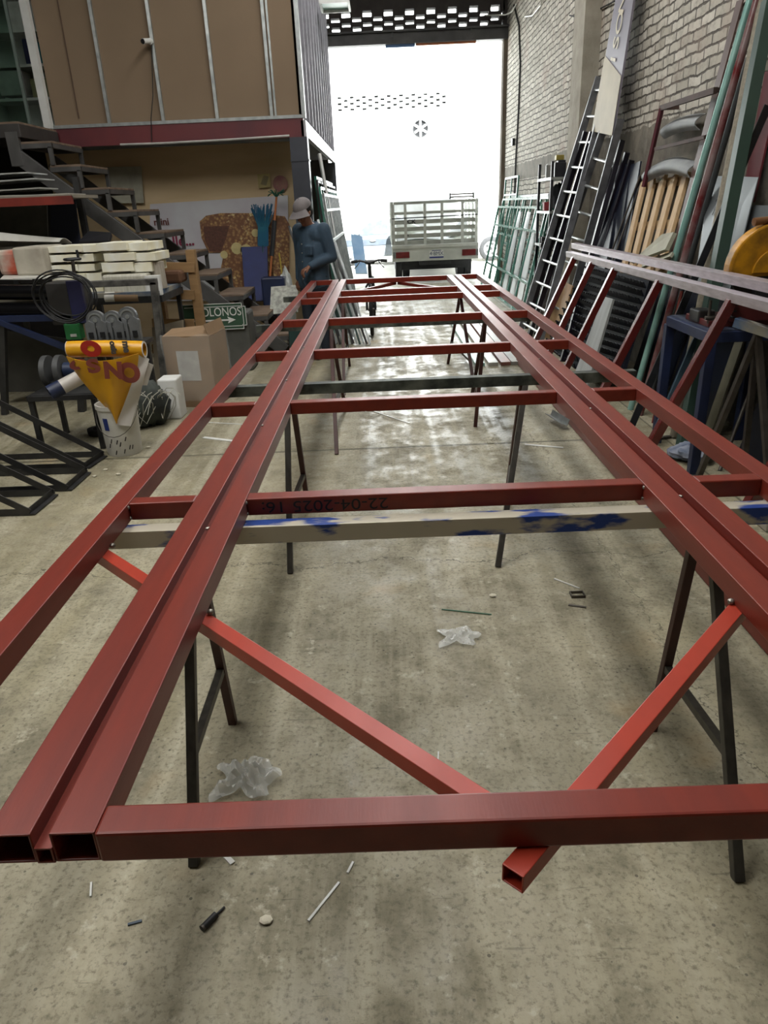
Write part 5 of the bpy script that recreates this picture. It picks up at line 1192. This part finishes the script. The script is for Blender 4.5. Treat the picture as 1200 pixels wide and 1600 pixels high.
#MB().box(((TX0 + TX1) / 2, TY + 3.24, 1.38), (.9, .02, .25)).build('cab_window', mat('pale_cab_glass', '8d979c', .1), t)
for i in range(3):
    tag(MB().grid(lambda u, v, i=i: (TX0 + .1 + 1.6 * u, TY + .45 + .5 * v + .1 * i, .76 + (.25 + .2 * i) * (.6 + .4 * math.sin(5 * u + i)) * math.sin(math.pi * min(v + .15, 1))), 16, 8, .01).build('tarp_sheet', mat('tarp_%d' % i, ('c9cbc6', 'b9bcae', 'd8dad8')[i], .5), smooth=60),
        ['crumpled pale tarp lowest in the truck bed', 'crumpled olive tarp in the middle of the truck bed', 'white crumpled sheet highest in the truck bed'][i], 'tarp')
tt = thing('roof_rack', 'small metal rack at the top right of the truck gate', 'rack', (1.75, TY + .1, 1.66))
for z in (1.69, 1.745): MB().box((1.75, TY + .06, z), (.5, .06, .03)).build('rail', STEEL, tt)
for x in (1.5, 2.0): MB().box((x, TY + .06, 1.71), (.03, .07, .12)).build('bracket', BLACKP, tt)

def car_wheel(parent, c, r=.3, w=.18):
    wl = MB().lathe([(r * .62, -w / 2), (r * .9, -w / 2), (r, -w * .35), (r, w * .35), (r * .9, w / 2), (r * .62, w / 2), (r * .62, -w / 2)], c, 32, (0, 1, 0), cap=False).build('wheel', RUBBER, parent, smooth=40)
    mb = MB().cyl((c[0], c[1] - w * .42, c[2]), (c[0], c[1] + w * .4, c[2]), r * .63, n=28)
    mb.build('rim', mat('alloy_rim', 'b9bbba', .3, .6), wl, smooth=40)
    mb = MB()
    for k in range(5):
        a = k * 1.2566; mb.cyl((c[0] + r * .4 * math.cos(a), c[1] - w * .43, c[2] + r * .4 * math.sin(a)), (c[0] + r * .4 * math.cos(a), c[1] - w * .45, c[2] + r * .4 * math.sin(a)), r * .12, n=10)
    mb.cyl((c[0], c[1] - w * .43, c[2]), (c[0], c[1] - w * .48, c[2]), r * .14, n=14); mb.build('rim_holes', DARK, wl)
# parked car
CYY2 = 22.0; K = .86
t = thing('parked_car', 'silver grey car parked across the street left of the truck', 'car', (.6, CYY2 + .8, 0))
prof = [(-1.2, .22), (-1.25, .55), (-1.18, .74), (-.75, .80), (-.30, 1.18), (.25, 1.28), (1.0, 1.26), (1.5, 1.02), (1.9, .84), (2.3, .78), (2.42, .5), (2.36, .22)]
MB().prism([(x, z) for x, z in prof], (-.1, CYY2 + 1.6, 0), (1, 0, 0), (0, 0, 1), 1.6).build('body', mat('silver_grey_car', '8d9398', .3, .3), t, bevel=.06)
wn_ = mat('car_glass', '5d6a70', .08)
for poly in ([(-.62, .82), (-.24, 1.14), (.28, 1.22), (.28, .82)], [(.36, .82), (.36, 1.22), (.95, 1.2), (1.35, .96), (1.35, .84)]):
    MB().prism(poly, (-.1, CYY2 + .012, 0), (1, 0, 0), (0, 0, 1), .02).build('side_window', wn_, t)
MB().box((-.2, CYY2 - .005, .62), (2.4, .02, .16)).build('door_trim', mat('dark_car_trim', '4c535a', .4), t)
MB().ball((-.25, CYY2 - .03, .66), (.09, .02, .03)).build('door_handle', GALV, t)
MB().ball((-.7, CYY2 - .08, .88), (.1, .07, .07)).build('mirror', mat('silver_grey_car', '8d9398', .3), t)
for x in (-.95, 1.6): car_wheel(t, (x, CYY2 + .1, .3))
t = thing('parked_van', 'white van parked across the street at the right side of the doorway', 'van', (4.6, 22.4, 0))
MB().prism([(0, .3), (0, .8), (.25, 1.0), (.55, 1.05), (1.15, 1.85), (4.2, 1.9), (4.25, .3)], (2.45, 23.4, 0), (1, 0, 0), (0, 0, 1), 1.7).build('body', WHITEP, t, bevel=.08)
MB().prism([(.85, 1.15), (1.3, 1.75), (1.9, 1.75), (1.9, 1.15)], (2.45, 21.705, 0), (1, 0, 0), (0, 0, 1), .02).build('side_window', wn_, t)
MB().box((4.3, 21.69, 1.0), (.03, .02, 1.3)).build('door_seam', DARK, t)
for x in (3.1, 5.9): car_wheel(t, (x, 21.75, .33), .33)

# ------------------------------------------------------------------ floor scraps
def strip(i, x0, y0, x1, y1, w, lab, c=WHITEP, nm='white_strip', cat='strip', z=.003):
    a, b = atz(x0, y0), atz(x1, y1); a.z = b.z = z
    tag(MB().bar(a, b, w, .004).build(nm, c), lab, cat, 'scraps on the floor')
for i, s_ in enumerate(((543, 1365, 552, 1348, .006, 'short white strip on the floor in front of the near crossbar'), (482, 1440, 530, 1380, .006, 'long thin white strip on the floor at the front'), (142, 1402, 143, 1380, .005, 'tiny white strip on the floor at the front left'),
        (684, 1200, 685, 1176, .004, 'thin white strip upright in view behind the left brace'), (352, 1338, 364, 1350, .014, 'small white scrap behind the left sawhorse foot'), (318, 684, 368, 690, .035, 'broad white paper strip on the floor under the left beams'),
        (318, 660, 385, 664, .01, 'thin white strip on the floor beyond the broad paper strip'), (866, 905, 905, 920, .006, 'thin white strip on the floor by the square ring'), (575, 640, 640, 662, .012, 'white chalky strip under the middle of the frame'), (820, 695, 880, 700, .02, 'pale strip on the floor right of the second sawhorse'))):
    strip(i, *s_)
ch = thing('steel_ring', 'small square steel tube slice on the floor at right', 'steel ring', atz(902, 930))
c0 = atz(902, 931); mb = MB()
for dx, dy, w, d in ((-.028, 0, .004, .042), (.028, 0, .004, .042), (0, -.02, .06, .004), (0, .02, .06, .004)): mb.box((c0.x + dx, c0.y + dy, .007), (w, d, .012))
mb.build('ring', STEEL, ch)
strip(20, 690, 953, 768, 961, .005, 'thin green wire on the floor under the frame', mat('green_wire', '3e6b52', .5), 'green_wire', 'wire')
strip(21, 888, 946, 916, 950, .012, 'grey steel flat scrap beside the square ring', STEEL, 'steel_scrap', 'scrap')
a, b = atz(860, 655), atz(886, 672)
tag(MB().angle(a + Vector((0, 0, .03)), b + Vector((0, 0, .03)), .05, .004, up=(.4, 0, 1)).build('angle_offcut', GALV), 'short galvanised channel offcut on the floor right of the second sawhorse', 'offcut')
def crumple(name, c, r, h, label, seed):
    rnd = random.Random(seed); ph = [rnd.uniform(0, 6) for _ in range(8)]
    def fn(u, v):
        x, y = (u - .5) * 2, (v - .5) * 2
        k = 1 + .25 * math.sin(5 * math.atan2(y, x) + ph[0])
        z = h * (1 - .6 * (x * x + y * y)) * (.55 + .45 * math.sin(9 * x + ph[1] + 4 * y) * math.sin(8 * y + ph[2])) + .01
        return (c.x + r * x * k, c.y + r * .8 * y * k, max(z, .003))
    tag(MB().grid(fn, 22, 18, .0015).build(name, CLEAR, smooth=25), label, 'plastic film')
crumple('plastic_film', atz(388, 1222), .085, .07, 'crumpled clear plastic film on the floor behind the near crossbar', 4)
crumple('plastic_film', atz(718, 998), .07, .03, 'flat clear plastic scrap on the floor under the middle of the frame', 8)
a, b = atz(316, 1455), atz(351, 1419)
t = thing('marker_pen', 'black pen like tube with thin tip on the floor at the front', 'pen', a)
p = a.lerp(b, .62)
MB().cyl(a + Vector((0, 0, .008)), p + Vector((0, 0, .008)), .0085, n=14).build('barrel', BLACKP, t, smooth=40)
MB().cyl(p + Vector((0, 0, .006)), b + Vector((0, 0, .004)), .003, n=8).build('tip', BLACKP, t)
MB().cyl(a + Vector((0, 0, .008)), a.lerp(p, .12) + Vector((0, 0, .008)), .0092, n=14).build('end_ring', STEEL, t, smooth=40)
strip(23, 200, 1446, 222, 1440, .006, 'small bluish scrap on the floor at the front left', mat('blue_scrap', '4b5866', .6), 'blue_scrap', 'scrap')
CRM = mat('cream_scrap', 'c9c3ae', .8)
for i, (x, y, lb) in enumerate(((416, 1440, 'cream crumb on the floor at the front'), (165, 735, 'cream chip on the floor beside the black angle frames'), (185, 742, 'cream chip on the floor farther from the angle frames'), (148, 745, 'cream chip touching the tips of the angle frames'), (232, 700, 'cream chip on the floor right of the bucket'), (770, 232 + 700, 'cream chip on the floor under the middle of the frame'))):
    c0 = atz(x, y); tag(MB().ball((c0.x, c0.y, .006), (.018, .014, .006), 7, 5).build('foam_chip', CRM), lb, 'chip', 'cream chips on the floor')

# ------------------------------------------------------------------ the man beyond the far end of the frame
def blob(mb, pts):
    for (p, r) in pts: mb.ball(p, r, 14, 10)
def limb(mb, a, b, ra, rb, n=14):
    a, b = Vector(a), Vector(b); k = max(2, int((b - a).length / (min(ra, rb) * .6)))
    mb.cyl(a, b, ra, rb, n=n); mb.ball(a, ra, n, 10); mb.ball(b, rb, n, 10)
def remesh(name, mb, mtr, voxel, parent, smooth_it=4):
    o = mb.build(name, mtr, parent)
    md = o.modifiers.new('remesh', 'REMESH'); md.mode = 'VOXEL'; md.voxel_size = voxel
    sm = o.modifiers.new('smooth', 'SMOOTH'); sm.factor = .5; sm.iterations = smooth_it
    bpy.context.view_layer.update()
    me = bpy.data.meshes.new_from_object(o.evaluated_get(bpy.context.evaluated_depsgraph_get()))
    o.modifiers.clear(); o.data = me
    me.polygons.foreach_set('use_smooth', [True] * len(me.polygons)); me.materials.clear(); me.materials.append(mtr)
    return o
mx, my = -.775, 8.45
fwd = Vector((-.62, -.785, 0)).normalized(); lft = Vector((-fwd.y, fwd.x, 0)); lft = Vector((.785, -.62, 0))
def B(f, l, z): return Vector((mx, my, 0)) + fwd * f + lft * l + Vector((0, 0, z))
man = thing('person', 'man in dark blue work shirt and grey cap looking down beyond the frame', 'person', (mx, my, 0))
SKIN = mat('brown_skin', '7d5540', .5, c2='6f4a38', scale=10); SHIRT = mat('dark_blue_shirt', '354a5b', .8, c2='2b3d4c', scale=8, bump=.25, bscale=24)
TROU = mat('dark_trousers', '1f2733', .8, c2='19202b', scale=8, bump=.2)
HD = B(.085, 0, 1.56)                                                # head centre, bowed
hf = (fwd * .86 + Vector((0, 0, -.5))).normalized(); hu = (Vector((0, 0, 1)) - hf * hf.z).normalized()
def H_(f, l, u): return HD + hf * f + lft * l + hu * u
LS, RS = B(-.01, .185, 1.375), B(-.01, -.185, 1.375)
LE, RE = B(-.05, .245, 1.10), B(-.05, -.235, 1.10)
LW, RW = B(.19, .13, 1.015), B(.0, -.235, .85)
mb = MB()
mb.ball(HD + hu * .02, (.078, .078, .1)); mb.ball(H_(.015, 0, .03), (.085, .085, .09)); mb.ball(H_(.045, 0, -.065), (.048, .048, .05))
for s in (-1, 1):
    mb.ball(H_(-.005, s * .077, -.01), (.014, .014, .03)); mb.ball(H_(.06, s * .035, -.025), .024); mb.ball(H_(.078, s * .03, .022), (.02, .02, .011))
limb(mb, H_(.09, 0, .01), H_(.108, 0, -.028), .010, .016); mb.ball(H_(.08, 0, -.058), (.022, .022, .009)); mb.ball(H_(.078, 0, -.095), .022)
limb(mb, HD + Vector((0, 0, -.06)) - hf * .02, B(.0, 0, 1.36), .055, .062)
limb(mb, B(0, 0, 1.36), B(.0, 0, .95), .10, .12); limb(mb, B(0, -.08, 1.30), B(0, .08, 1.30), .10, .10)
for S_, E_, W_ in ((LS, LE, LW), (RS, RE, RW)):
    limb(mb, S_, E_, .05, .04); limb(mb, E_, W_, .04, .027)
for s in (-1, 1):
    limb(mb, B(0, s * .09, .92), B(.02, s * .10, .49), .085, .055); limb(mb, B(.02, s * .10, .49), B(-.01, s * .11, .09), .055, .04)
    limb(mb, B(-.02, s * .11, .05), B(.16, s * .13, .035), .04, .032)
def hand(mb, W_, d, side, up):
    """palm, four curled fingers of different length, thumb from the side of the palm"""
    d = d.normalized(); up = (up - d * up.dot(d)).normalized(); sd = d.cross(up) * side
    pc = W_ + d * .045
    for k in range(4): limb(mb, W_ + sd * (.012 * (k - 1.5)) + d * .01, W_ + sd * (.021 * (k - 1.5)) + d * .085, .015, .013, 10)
    for k, L_ in enumerate((.068, .078, .073, .058)):
        a = W_ + sd * (.0225 * (k - 1.5)) + d * .09; b = a + (d * .75 - up * .66).normalized() * L_ * .5; c = b + (d * .1 - up).normalized() * L_ * .45
        limb(mb, a, b, .0105, .0095, 10); limb(mb, b, c, .0095, .0085, 10)
    a = W_ + sd * -.03 + d * .03; b = a + (sd * -.7 + d * .7 - up * .2).normalized() * .035; c = b + (d * .9 - up * .5).normalized() * .03
    limb(mb, a, b, .0135, .0115, 10); limb(mb, b, c, .0115, .009, 10)
hand(mb, LW, (LW - LE) + Vector((0, 0, -.05)), 1, Vector((0, 0, 1))); hand(mb, RW, (RW - RE) + Vector((0, 0, -.06)), -1, Vector((0, 0, 1)))
remesh('body', mb, SKIN, .006, man, 3)
mb = MB()
limb(mb, B(-.01, -.10, 1.33), B(-.01, .10, 1.33), .115, .115); limb(mb, B(0, 0, 1.30), B(.015, 0, .90), .135, .15); limb(mb, B(0, -.07, 1.2), B(.0, -.07, .86), .12, .125); limb(mb, B(0, .07, 1.2), B(0, .07, .86), .12, .125)
limb(mb, B(.01, -.08, .84), B(.01, .08, .84), .12, .12)
for S_, E_, W_ in ((LS, LE, LW), (RS, RE, RW)):
    limb(mb, S_, E_, .078, .062); limb(mb, E_, W_ - (W_ - E_).normalized() * .02, .062, .043)
mb.tube([B(.0, 0, 1.425) + (fwd * .075 * math.cos(a) + lft * .08 * math.sin(a)) + Vector((0, 0, -.02 * math.cos(a))) for a in [k * math.pi / 10 for k in range(20)]], .02, 8, True)
limb(mb, B(.125, .0, 1.30), B(.152, 0, .80), .012, .012)
mb.bar(B(.13, .08, 1.22), B(.135, .08, 1.12), .10, .03, up=fwd)
sh = remesh('shirt', mb, SHIRT, .010, man, 3)
mb = MB()
for k in range(5): mb.ball(B(.155 + .004 * k, 0, 1.24 - .09 * k), .007, 8, 6)
mb.build('buttons', mat('shirt_button', '9a958a', .4), sh)
mb = MB()
limb(mb, B(0, -.05, .92), B(0, .05, .92), .125, .125)
for s in (-1, 1):
    limb(mb, B(0, s * .09, .90), B(.02, s * .10, .49), .105, .078); limb(mb, B(.02, s * .10, .49), B(-.01, s * .11, .09), .078, .062)
remesh('trousers', mb, TROU, .012, man, 4)
mb = MB()
for s in (-1, 1): limb(mb, B(-.05, s * .11, .055), B(.17, s * .13, .045), .052, .044); mb.bar(B(-.09, s * .11, .012), B(.21, s * .13, .012), .095, .024)
remesh('shoes', mb, RUBBER, .010, man, 3)
mb = MB(); mb.ball(H_(-.02, 0, .035), (.094, .094, .09)); mb.ball(H_(-.05, 0, -.02), (.07, .07, .075))
remesh('hair', mb, mat('dark_hair', '1d1a18', .7), .008, man, 2)
CAPM = mat('grey_cap', '736d6c', .8, c2='656060', scale=12, bump=.2)
q = Matrix((tuple(hf), tuple(lft), tuple(hu))).transposed()
mb = MB()
nu, nv = 24, 8
def dome(u, v):
    a = 2 * math.pi * u; e = v * math.pi / 2
    return H_(-.012 + .112 * math.cos(a) * math.cos(e), .098 * math.sin(a) * math.cos(e), .052 + .095 * math.sin(e))
mb.grid(dome, nu, nv, .004)
cp = mb.build('cap', CAPM, man, smooth=60)
def bill(u, v):
    a = (u - .5) * 2.3
    r0, r1 = .105, .185
    r = r0 + (r1 - r0) * v * math.cos(a * .62)
    return H_(-.012 + r * math.cos(a) * 1.06, r * math.sin(a) * .9, .056 - .03 * v - .035 * (a / 1.15) ** 2 * v)
MB().grid(bill, 14, 6, .005).build('cap_bill', CAPM, cp, smooth=60)
MB().ball(H_(-.012, 0, .148), .008, 8, 6).build('cap_button', CAPM, cp)
